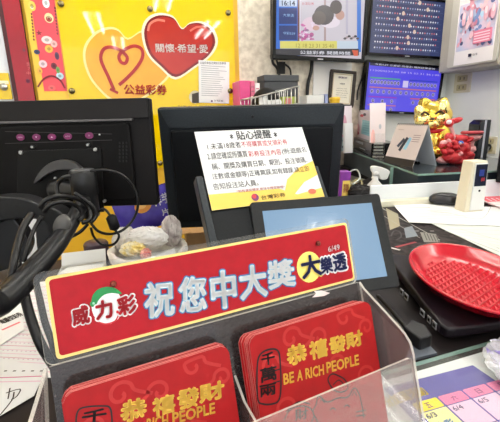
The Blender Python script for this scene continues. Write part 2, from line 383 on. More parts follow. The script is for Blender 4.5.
for i, (q, rx, ry, c) in enumerate(STK):
    x, y = WF.p(*q, 0.02); b = MB(); b.prism(ell(x-x0, y-yb, rx*kk, ry*kk, 16), 0.02, 0.0212+0.0002*i, ink(c))
    b.prism(ell(x-x0, y-yb, rx*kk*0.45, ry*kk*0.45, 12), 0.02, 0.0215+0.0002*i, ink(tuple(max(0, int(v*0.75)) for v in c)))
    b.build('sticker', t)
b = MB()
b.ribbon([(WF.p(*q, 0.02)[0]-x0, WF.p(*q, 0.02)[1]-yb) for q in ((38, 87), (44, 79), (52, 76), (60, 80), (65, 88))], 0.008, 0.0246, ink((120, 20, 30)))
x, y = WF.p(39, 33, 0.02); b.face([((x-x0)+kk*r*math.cos(math.pi/2+k*math.pi/5), (y-yb)+kk*r*math.sin(math.pi/2+k*math.pi/5)) for k in range(10) for r in [3.2 if k % 2 == 0 else 1.3]], 0.0206, ink((120, 30, 30)))
for k in range(9):
    x, y = WF.p(31.5+k*0.3, 14+k*3.2, 0.02); b.face(ell(x-x0, y-yb, 0.004, 0.006, 8), 0.0206, ink((110, 30, 40)))
    x, y = WF.p(55+k*0.3, 8+k*3.2, 0.02); b.face(ell(x-x0, y-yb, 0.004, 0.006, 8), 0.0206, ink((110, 30, 40)))
b.build('printed_marks', t)

# ================================================================== TELEVISIONS
def tv(name, label, bl, br, top, off, bez, content, kind='television'):
    F = planeframe(w0+WN*off, WN, bl, br); w, h = F.p(*br)[0], F.p(*top)[1]
    t = thing(name, label, kind, F.M)
    b = MB(); b.frame(0, 0, w, h, bez, -0.03, 0.008, GLOSS); b.box((bez*0.5, bez*0.5, -0.05), (w-bez*0.5, h-bez*0.5, -0.012), BLACK); b.build('housing', t, bevel=0.003)
    b = MB(); b.box((w*0.4, h*0.3, -off), (w*0.6, h*0.7, -0.05), BLACK2); b.build('wall_bracket', t)
    b = MB(); b.box((bez, bez, -0.012), (w-bez, h-bez, 0), content(None, F, w, h)); s = b.build('screen', t)
    b = MB(); content(b, F, w, h); b.build('screen_image', s)
    b = MB(); b.box((w*0.47, bez*0.3, 0.008), (w*0.53, bez*0.6, 0.0086), ink((170, 170, 175))); b.build('badge', t)
    return t, F, w, h
def c1(b, F, w, h):
    if b is None: return E((222, 214, 226), 0.8)
    z = 0.0008
    def q(x0, y0, x1, y1, c, k=0, s=0.9): fpoly(b, F, [(x0, y1), (x1, y1), (x1, y0), (x0, y0)], z+k*0.0004, E(c, s))
    q(275, -8, 300, 56, (40, 110, 215)); q(357, -8, 361, 52, (50, 120, 215))
    q(279, 8, 297, 24, (22, 48, 120), 1); q(279, 25.5, 297, 40, (22, 48, 120), 1); q(279, -8, 297, 6.5, (200, 215, 240), 1)
    q(297.5, -8, 299.5, 41, (120, 70, 70), 1)
    q(299.5, -8, 300.5, 41, (230, 225, 235), 2)
    q(280, 41, 337, 48.5, (226, 218, 110), 1); q(337, 41, 358, 48.5, (200, 215, 232), 1)
    q(275, 48.8, 359, 55.5, (42, 40, 52), 1); fpoly(b, F, [(352, 50), (358, 50.5), (358, 56), (354, 56)], z+0.001, E((220, 90, 60)))
    q(324, -8, 326, 41, (176, 150, 150), 1); q(346, -6, 348, 34, (190, 185, 205), 1)
    def e(cx, cy, rx, ry, c, k=2, n=18, s=0.9): fpoly(b, F, [(cx+rx*math.cos(i*2*math.pi/n), cy-ry*math.sin(i*2*math.pi/n)) for i in range(n)], z+k*0.0004, E(c, s))
    e(324, 15, 10, 10, (78, 70, 76), 4); e(319, 18, 7, 7, (96, 84, 84), 5); e(336, 7, 6, 7, (70, 58, 62), 6); e(340, 15, 4.5, 5, (196, 152, 140), 3)
    e(311, 24, 9, 7, (234, 206, 222), 3); e(316, 28, 3.4, 2.4, (206, 160, 146), 5); e(330, 22, 10, 6, (236, 224, 236), 3)
    for i in range(26):
        r = random.Random(i); e(306+r.uniform(-7, 7), 32+r.uniform(-9, 8), r.uniform(1, 2.6), r.uniform(1, 2.4), r.choice([(216, 120, 180), (240, 220, 240), (190, 90, 150), (150, 110, 150)]), 7, 9)
    [e(345+i*2.1, 38.5-(i % 3)*1.1, 1.6, 1.2, [(90, 84, 88), (170, 150, 156), (60, 56, 62)][i % 3], 4+i % 3, 8) for i in range(7)]
    fit(b, F, '16:14', (282, 5.5), (295, 5.8), (282, 0.5), z+0.002, E((40, 40, 60)), 0.02)
    fit(b, F, '大樂透', (283, 16.5), (294, 17), (283, 13.5), z+0.002, E((150, 190, 240)))
    fit(b, F, '今彩539', (283, 34.5), (295, 35), (283, 31.5), z+0.002, E((150, 190, 240)))
    fit(b, F, '公益彩券 開獎時間', (300, 54), (350, 55), (300, 50.5), z+0.002, E((225, 225, 235)), 0.01)
    fit(b, F, '12 18 23 31 35 40', (296, 47.5), (334, 48), (296, 43.5), z+0.002, E((150, 140, 60)))
    fit(b, F, '台灣彩券', (302, 5), (314, 5.3), (302, 2), z+0.002, E((200, 80, 90)))
tv('wall_television', 'wall television showing two people bowing over a flowered cloth with a blue sidebar', (272, 59), (364, 63), (270, -14), 0.14, 0.022, c1)
def c2(b, F, w, h):
    if b is None: return E((62, 72, 116), 0.8)
    cols = [(222, 216, 226), (206, 120, 130), (226, 226, 236), (150, 160, 200)]
    for r in range(9):
        y = h*(0.90-0.095*r); n = 26
        b.box((w*0.06, y-h*0.03, 0.0002), (w*0.92, y-h*0.026, 0.0004), E((96, 106, 150)))
        for i in range(n):
            x = w*(0.09+0.031*i); rad = 0.0055; rr_ = random.Random(r*50+i)
            b.face(ell(x, y, rad, rad, 8), 0.0006, E(rr_.choice(cols)))
        x = w*random.Random(r+5).uniform(0.2, 0.85); b.face(ell(x, y+0.004, 0.012, 0.013, 10), 0.001, E((226, 200, 180)))
    b.text('開獎號碼走勢圖', (w*0.4, h*0.945), (w*0.6, h*0.945), h*0.03, 0.0012, E((230, 230, 240)))
tv('wall_television', 'upper right wall television showing rows of small dots on slate blue', (366.5, 55.5), (443.5, 59.5), (370, -8), 0.10, 0.016, c2)
def c3(b, F, w, h):
    if b is None: return E((84, 74, 232), 0.95)
    z = 0.0006
    b.box((w*0.04, h*0.9, 0.0002), (w*0.96, h*0.97, 0.0004), E((40, 40, 70))); b.text('今彩539 三星彩 四星彩 開獎結果查詢', (w*0.1, h*0.915), (w*0.88, h*0.915), h*0.035, 0.001, E((220, 220, 235)))
    b.text('112000234 02 08 15 22 31 36 | 05', (w*0.05, h*0.79), (w*0.95, h*0.79), h*0.04, 0.001, E((200, 190, 240)))
    for y, col, n, x0, x1 in ((0.60, (70, 170, 120), 9, 0.06, 0.44), (0.60, (40, 60, 190), 8, 0.56, 0.94), (0.42, (190, 110, 120), 12, 0.06, 0.94), (0.24, (150, 50, 190), 3, 0.06, 0.42), (0.24, (200, 90, 110), 4, 0.6, 0.94), (0.08, (190, 110, 150), 3, 0.06, 0.42)):
        b.box((w*x0, h*(y+0.065), 0.0002), (w*x1, h*(y+0.09), 0.0005), E(col))
        b.box((w*x0, h*(y-0.06), 0.0002), (w*x1, h*(y+0.05), 0.0004), E((98, 90, 232)))
        for i in range(n):
            x = w*(x0+(x1-x0)*(i+0.5)/n); b.face(ell(x, h*y, 0.0125, 0.0125, 12), 0.0008, E((200, 190, 240))); b.face(ell(x, h*y, 0.0098, 0.0098, 12), 0.001, E((46, 40, 110)))
            b.text(str((i*7+3) % 39+1), (x-0.005, h*y-0.004), (x+0.005, h*y-0.004), 0.008, 0.0012, E((230, 225, 245)))
    b.box((w*0.48, h*0.53, 0.0002), (w*0.55, h*0.66, 0.0005), E((210, 200, 240)))
tv('wall_television', 'lower wall television showing a violet blue table of numbered balls', (362, 112.5), (437, 115.5), (366, 59.5), 0.08, 0.016, c3)

# cables by the televisions
def cable(name, label, pts, r, cat='cable', m=RUBBER, group=None):
    P = [D(*p) for p in pts]; b = MB(); M = Matrix.Translation(P[0]); b.tube(P, r, m, 8)
    o = b.build(name, None, M, world=True); return tag(o, label, cat, group)
def wallcable(label, pts, off, r):
    b = MB(); P = [hit(px, py, w0+WN*off, WN) for px, py in pts]; M = Matrix.Translation(P[0]); b.tube(P, r, RUBBER, 8)
    return tag(b.build('cable', None, M, world=True), label, 'cable')
wallcable('black cable hanging straight down from the woman picture television to the white boxes', [(312, 60), (311, 72), (308, 84), (307, 100)], 0.02, 0.011)
wallcable('thin black cable looping from the television down to the dark grey box', [(276, 58), (279, 66), (284, 64), (290, 69), (291, 78)], 0.04, 0.006)
wallcable('grey black lead dropping from the left corner of the television', [(272, 55), (273, 63), (277, 68), (280, 77)], 0.03, 0.008)
wallcable('thin black cable on the wall between the framed certificate and the violet screen', [(364, 66), (362, 78), (358, 90), (357, 100)], 0.02, 0.005)
# mains adaptor plug hanging
P = hit(281, 68, w0+WN*0.05, WN); b = MB(); b.box((-0.02, -0.035, -0.02), (0.02, 0.035, 0.02), BLACK)
tag(b.build('power_adapter', None, mk(P, WU, Vector((0.15, 0, 1)))), 'small black power adapter hanging above the dark grey box', 'adapter')

# framed certificate
F = planeframe(w0+WN*0.012, WN, (327, 106.5), (351.5, 108)); w, h = F.p(351.5, 108)[0], F.p(327, 69)[1]
t = thing('framed_certificate', 'certificate in a thin dark brown frame under the television', 'picture frame', F.M)
fm = 0.018; b = MB(); b.frame(0, 0, w, h, fm, 0, 0.02, mat('dark_wood', (48, 36, 30), 0.4)); b.build('frame', t, bevel=0.003)
b = MB(); b.box((fm, fm, 0), (w-fm, h-fm, 0.008), mat('certificate_paper', (238, 232, 216), 0.6))
b.frame(fm+0.006, fm+0.006, w-fm-0.006, h-fm-0.006, 0.004, 0.008, 0.0085, ink((200, 180, 140)))
b.text('感謝狀', (w*0.32, h*0.78), (w*0.68, h*0.78), h*0.05, 0.009, ink((110, 90, 110)), 0.02)
b.text('台灣彩券', (w*0.4, h*0.62), (w*0.6, h*0.62), h*0.04, 0.009, ink((60, 50, 50)), 0.02)
for i in range(5): b.text('感謝貴投注站熱心公益推廣', (w*(0.3-0.03*(i % 2)), h*(0.5-0.06*i)), (w*(0.7+0.03*(i % 3)), h*(0.5-0.06*i)), h*0.025, 0.009, ink((130, 120, 110)))
b.build('certificate_sheet', t)
# white sheet behind
F = planeframe(w0+WN*0.006, WN, (312, 110), (349, 110)); w, h = F.p(349, 110)[0], F.p(312, 62)[1]
b = MB(); b.box((0, 0, 0), (w, h, 0.004), mat('white_board', (232, 231, 229), 0.5))
tag(b.build('white_board', None, F.M), 'blank off white board on the wall behind the certificate', 'board')

# ================================================================== LOW CABINET AT THE BACK WALL (carries binder, box, basket)
ZC = 0.32
def on_cab(px, dist=None, t=0.2):   # point on cabinet top in the column px
    x = WF.p(px, 100, t)[0]; return WF.w(x, ZC, t)
b = MB(); xa = WF.p(236, 100, 0.4)[0]; xb = WF.p(331, 100, 0.4)[0]
t = thing('filing_cabinet', 'grey filing cabinet against the wall behind the middle monitor', 'cabinet', WF.M @ Matrix.Translation((xa, FLOOR, 0)))
b.box((0, 0, 0.005), (xb-xa, ZC-FLOOR, 0.42), mat('cabinet_grey', (170, 170, 168), 0.4)); b.build('body', t, bevel=0.004)
for i in range(2):
    for j in range(2):
        b = MB(); ww = (xb-xa)/2; b.box((i*ww+0.01, 0.03+j*0.67, 0.42), ((i+1)*ww-0.01, 0.67+j*0.67, 0.432), mat('cabinet_grey2', (180, 180, 178), 0.4)); d_ = b.build('door', t)
        b = MB(); b.box((i*ww+ww*0.8, 0.3+j*0.67, 0.432), (i*ww+ww*0.84, 0.42+j*0.67, 0.45), METAL); b.build('handle', d_)
def wbox(px0, px1, pytop, tdist, depth, yaw=0):
    """frame on cabinet top: x from px0..px1, height up to pytop at front distance tdist"""
    xa = WF.p(px0, 100, tdist)[0]; xb = WF.p(px1, 100, tdist)[0]; h = WF.p((px0+px1)/2, pytop, tdist)[1]-ZC
    M = mk(WF.w(xa, ZC, tdist), WU, Vector((0, 0, 1))); return M, xb-xa, h
M, w, h = wbox(240, 250.5, 80.5, 0.19, 0)
t = thing('binder', 'bright pink ring binder standing beside the yellow wall', 'binder', M)
b = MB(); PKB = mat('binder_pink', (226, 76, 140), 0.35, var=0.1, scale=30); b.box((0, 0, -0.17), (w, h, 0), PKB); b.build('cover', t, bevel=0.004)
b = MB(); b.lathe([(0.009, 0), (0.012, 0.002), (0.0, 0.002)], mat('dark_hole', (30, 10, 20), 0.6), 14, T=Matrix.Translation((w*0.5, h*0.25, 0))); b.build('finger_ring', t)
for i, (a, c, tp, col) in enumerate(((251, 255, 81, (232, 120, 150)), (255.5, 260, 83, (236, 226, 226)))):
    M, w, h = wbox(a, c, tp, 0.18, 0); b = MB(); b.box((0, 0, -0.16), (w, h, 0), mat('booklet_%d' % i, col, 0.5))
    for k in range(5): b.box((w*0.15, h*(0.4+0.11*k), 0), (w*0.85, h*(0.43+0.11*k), 0.0005), ink((190, 110, 130)))
    tag(b.build('booklet', None, M, bevel=0.001), ('thin pink booklet standing right of the pink binder', 'white booklet with pink lines left of the black basket')[i], 'booklet')
M, w, h = wbox(264.5, 298, 75, 0.17, 0)
t = thing('grey_box', 'dark grey square box behind the wire basket under the television', 'box', M)
b = MB(); b.box((0, 0, -0.12), (w, h*0.86, 0), mat('dark_grey_card', (66, 68, 72), 0.6, var=0.1, scale=40)); b.build('body', t, bevel=0.003)
b = MB(); b.box((-0.004, h*0.86, -0.124), (w+0.004, h, 0.004), mat('dark_grey_card', (66, 68, 72), 0.6)); b.build('lid', t, bevel=0.003)
# wire basket
M, w, h = wbox(281, 298, 87, 0.4, 0); xa = WF.p(251, 100, 0.4)[0]; xb = WF.p(299, 100, 0.4)[0]; M = mk(WF.w(xa, ZC, 0.4), WU, Vector((0, 0, 1))); w = xb-xa; FB = Fr(M); hl, hr = FB.p(252, 98.5)[1], FB.p(298, 86)[1]
t = thing('wire_basket', 'silver wire basket filled with black items on the back cabinet', 'basket', M)
b = MB(); dz = -0.2
for z_ in (0, dz):
    b.tube([(0, hl, z_), (w, hr, z_)], 0.004, METAL, 6, 1); b.tube([(0, 0.006, z_), (w, 0.006, z_)], 0.004, METAL, 6, 1); b.tube([(0, hl/2, z_), (w, hr/2, z_)], 0.0025, METAL, 6, 1)
    for i in range(13):
        x = w*i/12; b.tube([(x, 0.004, z_), (x, hl+(hr-hl)*i/12, z_)], 0.0025, METAL, 6, 1)
for x, hh in ((0, hl), (w, hr)):
    for yy in (0.006, hh/2, hh): b.tube([(x, yy, 0), (x, yy, dz)], 0.003, METAL, 6, 1)
for i in range(12): b.tube([(w*(i+0.5)/12, 0.004, 0), (w*(i+0.5)/12, 0.004, dz)], 0.002, METAL, 6, 1)
b.build('wire_frame', t)
pc = FB.p(266, 104, -0.09); pt_ = FB.p(268, 88.5, -0.09)[1]
b = MB(); b.ball((pc[0], pt_*0.5+0.006, -0.09), (w*0.29, pt_*0.5, 0.075), mat('black_vinyl', (16, 16, 18), 0.5, bump=0.2, scale=20, spec=0.2), noise=0.02)
tag(b.build('black_pouch', None, M), 'rounded glossy black pouch in the wire basket', 'pouch')
b = MB(); fb = spline([Vector(FB.p(*q, -0.008)) for q in ((259, 103), (261, 96), (265, 94.5), (267.5, 97), (268, 100), (274, 100), (280, 99.5), (281, 104), (272, 106), (262, 106))], 4, True)
b.prism([tuple(p) for p in fb][::-1], -0.012, -0.004, mat('white_patch', (226, 226, 224), 0.6)); tag(b.build('white_cloth', None, M), 'white cloth lying in front of the black pouch in the basket', 'cloth')
b = MB(); b.box((w*0.66, 0.01, -0.05), (w*0.97, FB.p(290, 96.5)[1], -0.02), mat('snack_green', (176, 190, 90), 0.5)); b.box((w*0.74, hr*0.3, -0.02), (w*0.88, FB.p(290, 98)[1], -0.019), ink((220, 130, 130)))
tag(b.build('snack_box', None, M, bevel=0.003), 'small lime green packet with a pink patch in the wire basket', 'packet')
# two white boxes, blue item and yellow cup
M, w, h = wbox(307, 324, 95, 0.3, 0); b = MB(); b.box((0, 0, -0.12), (w, h, 0), mat('grey_white', (214, 214, 212), 0.6)); tag(b.build('white_box', None, M, bevel=0.002), 'pale grey white box under the framed certificate', 'box')
M, w, h = wbox(325, 330, 94, 0.3, 0); b = MB(); b.box((0, 0, -0.1), (w*0.6, h, 0), mat('pale_blue', (150, 160, 200), 0.5)); tag(b.build('small_box', None, M, bevel=0.002), 'narrow pale blue box beside the pale grey white box', 'box')
# ================================================================== RIGHT WALL: cabinet with poster, outlets
bw, off = 0.0, 0.22
F = RWF; xn = 3.2
px0 = F.p(441, 40, off)[0]; px1 = F.p(499, 40, off)[0]; yb = F.p(441, 73, off)[1]
T0 = Matrix.Translation((-px0, -yb, 0)); M0 = F.M @ Matrix.Translation((px0, yb, 0))
t = thing('wall_cabinet', 'beige grey box cabinet hung on the right wall with a pink poster on it', 'cabinet', M0)
b = MB(); b.box((0, 0, 0.002), (px1-px0+0.02, CEIL-yb-0.25, off), mat('beige_metal', (170, 164, 152), 0.45)); b.build('body', t, bevel=0.012, seg=3)
a0 = F.p(456, 50, off)[0]
b = MB(); b.prism(rr(a0-px0-0.05, 0.02, px1-px0+0.01, CEIL-yb-0.27, 0.02), off, off+0.014, mat('beige_metal2', (188, 184, 174), 0.45)); b.build('door', t, bevel=0.003)
xa, xb = F.p(457, 50, off)[0], F.p(495.5, 50, off)[0]; ya = F.p(455, 66, off)[1]; yt = F.p(460, -6, off)[1]
T1 = M0 @ Matrix.Translation((xa-px0, ya-yb, off+0.0145)); Fp = Fr(T1); w, h = xb-xa, yt-ya
b = MB(); b.box((0, 0, 0), (w, h, 0.002), mat('poster_white', (236, 230, 230), 0.4)); z = 0.0024
b.box((w*0.03, h*0.19, 0.002), (w*0.97, h*0.82, z), mat('poster_art', (178, 198, 226), 0.4, c2=(226, 200, 216), scale=12))
for i in range(70):
    r = random.Random(i+11); x, y = w*r.uniform(0.08, 0.92), h*r.uniform(0.22, 0.79); s_ = w*r.uniform(0.015, 0.06)
    b.face(ell(x, y, s_, s_*r.uniform(0.8, 2.2), 10, r.uniform(-0.6, 0.6)), z+0.0003+0.0001*i, ink(r.choice([(232, 170, 186), (244, 226, 232), (120, 140, 190), (86, 96, 140), (240, 200, 208), (206, 130, 150), (180, 214, 236)])))
b.box((w*0.5, h*0.25, z), (w*0.92, h*0.42, 0.0115), ink((226, 130, 156)))
for i in range(4): b.box((w*0.52, h*(0.27+0.035*i), z), (w*0.9, h*(0.285+0.035*i), 0.012), ink((250, 210, 222)))
for sx_ in (0.2, 0.38, 0.75, 0.92): b.face(ell(w*sx_, h*0.62, w*0.055, h*0.1, 14), 0.0121, ink((226, 176, 190))); b.face(ell(w*sx_, h*0.66, w*0.035, h*0.05, 14), 0.0123, ink((246, 216, 222)))
b.text('Dreamgirl', (w*0.12, h*0.88), (w*0.95, h*0.88), h*0.1, 0.0125, ink((176, 84, 110)), 0.03); b.box((w*0.3, h*0.84, z), (w*0.95, h*0.865, 0.0124), ink((206, 130, 150)))
b.box((w*0.42, h*0.09, z), (w*0.47, h*0.13, 0.0124), ink((30, 30, 60))); b.text('台灣彩券', (w*0.49, h*0.09), (w*0.66, h*0.09), h*0.035, 0.0125, ink((60, 60, 70)))
tag(b.build('pink_poster', None, T1), 'pink and pale blue illustrated poster on the beige cabinet at top right', 'poster')
def outlet(q, label, hh=0.12, ww=0.075):
    x, y = RWF.p(*q); t = thing('wall_outlet', label, 'outlet', RWF.M @ Matrix.Translation((x-ww/2, y-hh/2, 0)))
    b = MB(); b.prism(rr(0, 0, ww, hh, 0.008), 0, 0.008, mat('outlet_cream', (228, 220, 192), 0.4)); b.build('plate', t, bevel=0.001)
    for j in (0.27, 0.73):
        b = MB(); b.prism(rr(ww*0.2, hh*(j-0.16), ww*0.8, hh*(j+0.16), 0.008), 0.008, 0.012, mat('outlet_cream2', (196, 184, 140), 0.4))
        for s_ in (-0.12, 0.12): b.box((ww*(0.5+s_)-0.003, hh*(j-0.07), 0.012), (ww*(0.5+s_)+0.003, hh*(j+0.07), 0.0126), ink((40, 36, 30)))
        b.build('socket', t)
outlet((463, 83), 'cream double wall outlet below the beige cabinet', 0.13, 0.14)
outlet((490, 145), 'cream wall outlet with a black plug beside the black tower', 0.11, 0.10)

# ================================================================== COUNTER
SY = 26.0; sa = math.radians(SY); SU = Vector((math.cos(sa), math.sin(sa), 0)); SN = Vector((-math.sin(sa), math.cos(sa), 0))
DESK = mat('dark_laminate', (30, 26, 27), 0.45, c2=(42, 36, 36), scale=14, spec=0.15)
def fxy(a, c): p = SU*a+SN*c; return (p.x, p.y)
g0 = Z(420, 362); dG = g0.dot(SN)     # glass far edge
# counter slab with a return to the right that reaches back towards the wall
e1 = Z(45, 262); dEdge = e1.dot(SN)
xr = Z(300, 180).dot(SU)
b = MB()
pts = [fxy(-1.3, -0.6), fxy(1.55, -0.6)]
far = WF.w(xc-0.02, 0, 0.03); near = RWF.w(3.0, 0, 0.02)
pts = [fxy(-1.3, -0.6), (near.x-0.0, near.y), (far.x, far.y)]
wl0 = WF.w(WF.p(334, 100)[0], 0, 0.03); wl = WF.w(WF.p(334, 100)[0], 0, 0.50); pts += [(wl0.x, wl0.y), (wl.x, wl.y), (0.16, 1.35), fxy(xr-0.32, dEdge), fxy(-1.3, dEdge)]
t = thing('counter', 'dark laminate service counter under the holder and terminals', 'counter', Vector((0, 0.5, FLOOR)))
b.prism(pts, -0.04, 0, DESK); b.build('worktop', t, world=True, bevel=0.002)
b = MB(); b.prism([fxy(-1.25, dEdge-0.1), fxy(-1.25, dEdge-0.06), fxy(1.0, dEdge-0.06), fxy(1.0, dEdge-0.1)][::-1], FLOOR, -0.04, mat('counter_white', (200, 198, 194), 0.5)); b.build('front_panel', t, world=True)
for i, q in enumerate([(far.x-0.15, far.y-0.12), (near.x-0.2, near.y), (wl.x+0.1, wl.y), fxy(-1.2, -0.5)]):
    b = MB(); b.box((q[0]-0.03, q[1]-0.03, FLOOR), (q[0]+0.03, q[1]+0.03, -0.04), METAL); b.build('leg', t, world=True)

# ------------------------------------------------ envelope holder
qf, sw, sh, P4 = quadframe((54, 278), (351, 231), (355, 287), (58, 359), 0.26)
O = P4[3]                                   # lower left corner of the sign
hr = (P4[1]-P4[0]+P4[2]-P4[3]); yaw = math.atan2(hr.y, hr.x)
hu = Vector((math.cos(yaw), math.sin(yaw), 0)); hn = Vector((-math.sin(yaw), math.cos(yaw), 0))
TL = math.radians(16.5); hv = hn*math.sin(TL)+Vector((0, 0, math.cos(TL)))
SF = Fr(mk(O, hu, hv))                      # sign plane (Z towards viewer)
BASE = Vector((O.x, O.y, 0.0108)); HZ = O.z-0.0108
HM = mk(BASE, hu, Vector((0, 0, 1)))        # local: x along, y up, z towards viewer
t = thing('envelope_holder', 'clear acrylic two pocket holder standing on the counter with red envelopes', 'holder', HM)
HI = HM.inverted()
def sp2(y): return (y-HZ)*math.tan(TL)      # how far back the back panel is at height y (local -z)
X0, X1 = -0.009, 0.268
Ts = HI @ SF.M
b = MB(); b.prism(rr(X0+0.001, -0.004, X1-0.004, sh+0.005, 0.006), -0.0045, -0.0022, ACR, ACR_EDGE, T=Ts); b.build('sign_sleeve_back', t)
b = MB(); yy = -HZ/math.cos(TL)+0.004
b.prism([(X0+0.003, yy), (X1-0.003, yy), (X1-0.003, -0.0045), (X0+0.003, -0.0045)], -0.0045, -0.002, SMOKE, ACR_EDGE, T=Ts); tag(b.build('back_panel', t), 'smoky dark back panel')
# side panels: profile in (toward viewer, height)
dep = lambda y, f: f-sp2(y)
prof = [(0.010-0.0, HZ-0.012), (0.052, HZ-0.020), (0.060, HZ-0.026), (0.066, HZ-0.034), (0.070, HZ-0.046), (0.110, 0.0), (0.052+0.0, 0.0)]
prof = [(-0.0035, HZ-0.0065), (0.003, HZ-0.011), (0.045, HZ-0.027), (0.055, HZ-0.0315), (0.0615, HZ-0.037), (0.066, HZ-0.046), (0.068, HZ-0.055), (0.1105, 0.003), (-sp2(0.003), 0.003)]
def side(x0, x1, name):
    b = MB(); T = Matrix(((0, 0, 1, 0), (0, 1, 0, 0), (-1, 0, 0, 0), (0, 0, 0, 1)))
    Tm = Matrix(((0.32 if x0 < 0 and False else 0, 0, 1, 0), (0, 1, 0, 0), (1, 0, 0, 0), (0, 0, 0, 1)))
    if x0 < 0: Tm[0][0] = -0.30
    b.prism(prof, x0, x1, ACR_SIDE, ACR_EDGE, T=Tm); return b.build(name, t)
side(X1-0.0005, X1+0.0020, 'side_panel'); side(X0-0.0020, X0+0.0005, 'side_panel')
b = MB(); Tm = Matrix(((0, 0, 1, 0), (0, 1, 0, 0), (1, 0, 0, 0), (0, 0, 0, 1)))
xd = 0.1240
b.prism([(0.004, HZ-0.044), (0.030, HZ-0.062), (0.062, HZ-0.066), (0.106, 0.004), (-sp2(0.004)+0.003, 0.004)], xd-0.001, xd+0.001, ACR_SIDE, ACR_EDGE, T=Tm); tag(b.build('divider', t), 'upright divider between the two pockets')
tl2 = math.radians(16.5)
FM = HI @ mk(BASE+hu*0+Vector((0, 0, HZ-0.049))-hn*0.064, hu, hv)
b = MB(); b.prism(rr(X0, -(HZ-0.049)/math.cos(TL)+0.003, X1, 0.0, 0.004), -0.0012, 0.0012, ACR_FRONT, ACR_EDGE, T=FM); tag(b.build('front_panel', t), 'scuffed clear front panel')
b = MB(); b.box((X0, 0.0, -0.0), (X1, 0.003, 0.108), ACR_SIDE, ACR_EDGE); b.build('base_plate', t)

# sign card (slid in sleeve): own thing
t = thing('sign_card', 'long red sign with large white and blue characters in the top of the holder', 'sign', SF.M)
CB = mat('sign_border', (244, 214, 130), 0.45)
z = -0.0018
b = MB(); b.prism(rr(-0.001, -0.001, sw+0.001, sh+0.001, 0.003), -0.0021, z, CB)
b.prism(rr(0.0011, 0.0011, sw-0.0011, sh-0.0011, 0.0025), z-0.0001, z+0.0002, RED); b.build('board', t)
z = z+0.0004
WH = ink((250, 250, 250))
b = MB()
def fe(cx, cy, rx, ry, off, m, n=24, a0=0, a1=360): fpoly(b, SF, [(cx+rx*math.cos(math.radians(a0+(a1-a0)*i/n)), cy-ry*math.sin(math.radians(a0+(a1-a0)*i/n))) for i in range(n)], off, m)
fe(107, 306, 15.5, 18.5, z, WH)
GR = ink((20, 140, 70))
fpoly(b, SF, [(92, 305), (92, 297), (97, 290), (105, 287), (115, 288), (122, 294), (112, 293), (104, 295), (98, 301), (96, 307)], z+0.0002, GR, 3)
fe(93, 304, 3, 3, z+0.0003, GR); fe(93.6, 303.4, 1.3, 1.3, z+0.0004, ink((160, 215, 180)))
frib(b, SF, [(98, 322), (106, 324), (115, 321), (119, 314)], 1.6, z+0.0002, ink((200, 30, 44)))
for s, bl, br_, top in (('威', (74, 326), (90, 322), (74, 308)), ('力', (97, 320), (113, 316.5), (97, 302)), ('彩', (119.5, 316), (137, 311.5), (119.5, 298))):
    fit(b, SF, s, bl, br_, top, z+0.0004, ink((200, 24, 40)), 0.045, layers=((WH, 0.12),))
fe(117.5, 312, 1.4, 1.5, z+0.0009, ink((200, 24, 40)))
b.build('round_logo', t)
b = MB(); BL = ink((36, 110, 178)); LB = ink((150, 205, 232))
for s, x0, x1, y0, y1, tp in (('祝', 146, 174, 318, 314, 34), ('您', 180.5, 206, 312.5, 309, 34), ('中', 213, 236.5, 309.5, 305.5, 37), ('大', 241.5, 267, 299.5, 295, 32), ('獎', 269.5, 295, 289, 285, 27)):
    fit(b, SF, s, (x0, y0), (x1, y1), (x0, y0-tp), z+0.0002, ink((250, 253, 255)), 0.03, layers=((BL, 0.078), (LB, 0.05)))
b.build('large_characters', t)
b = MB(); fe(309, 267, 12.2, 15.5, z, ink((252, 232, 120)))
NV = ink((24, 34, 96))
fit(b, SF, '大', (303, 279), (322, 274.5), (303, 257), z+0.0003, NV, 0.03, layers=((ink((252, 232, 120)), 0.09),))
fit(b, SF, '樂', (322, 274), (333, 271.5), (322, 258), z+0.0003, NV, 0.04, layers=((WH, 0.14),))
fit(b, SF, '透', (334.5, 271.5), (347, 268.5), (334.5, 255), z+0.0003, NV, 0.04, layers=((WH, 0.14),))
fit(b, SF, '6/49', (328.5, 252), (340, 249.5), (328.5, 246.5), z+0.0003, WH, 0.01)
b.build('yellow_logo', t)
b = MB(); fpoly(b, SF, [(312, 297.5), (316, 293.5), (314, 291), (322, 290.5), (330, 293), (324, 296)], z+0.0001, ink((244, 226, 222))); b.build('torn_patch', t)
for q in ((113.5, 284), (318.5, 243.5)):
    b = MB(); x, y = SF.p(*q); b.lathe([(0.0022, -0.0016), (0.0022, 0.0006), (0.0012, 0.0012), (0, 0.0012)], mat('rivet', (120, 60, 50), 0.3, 0.8), 12, c=(x, y, 0)); b.build('rivet', t)

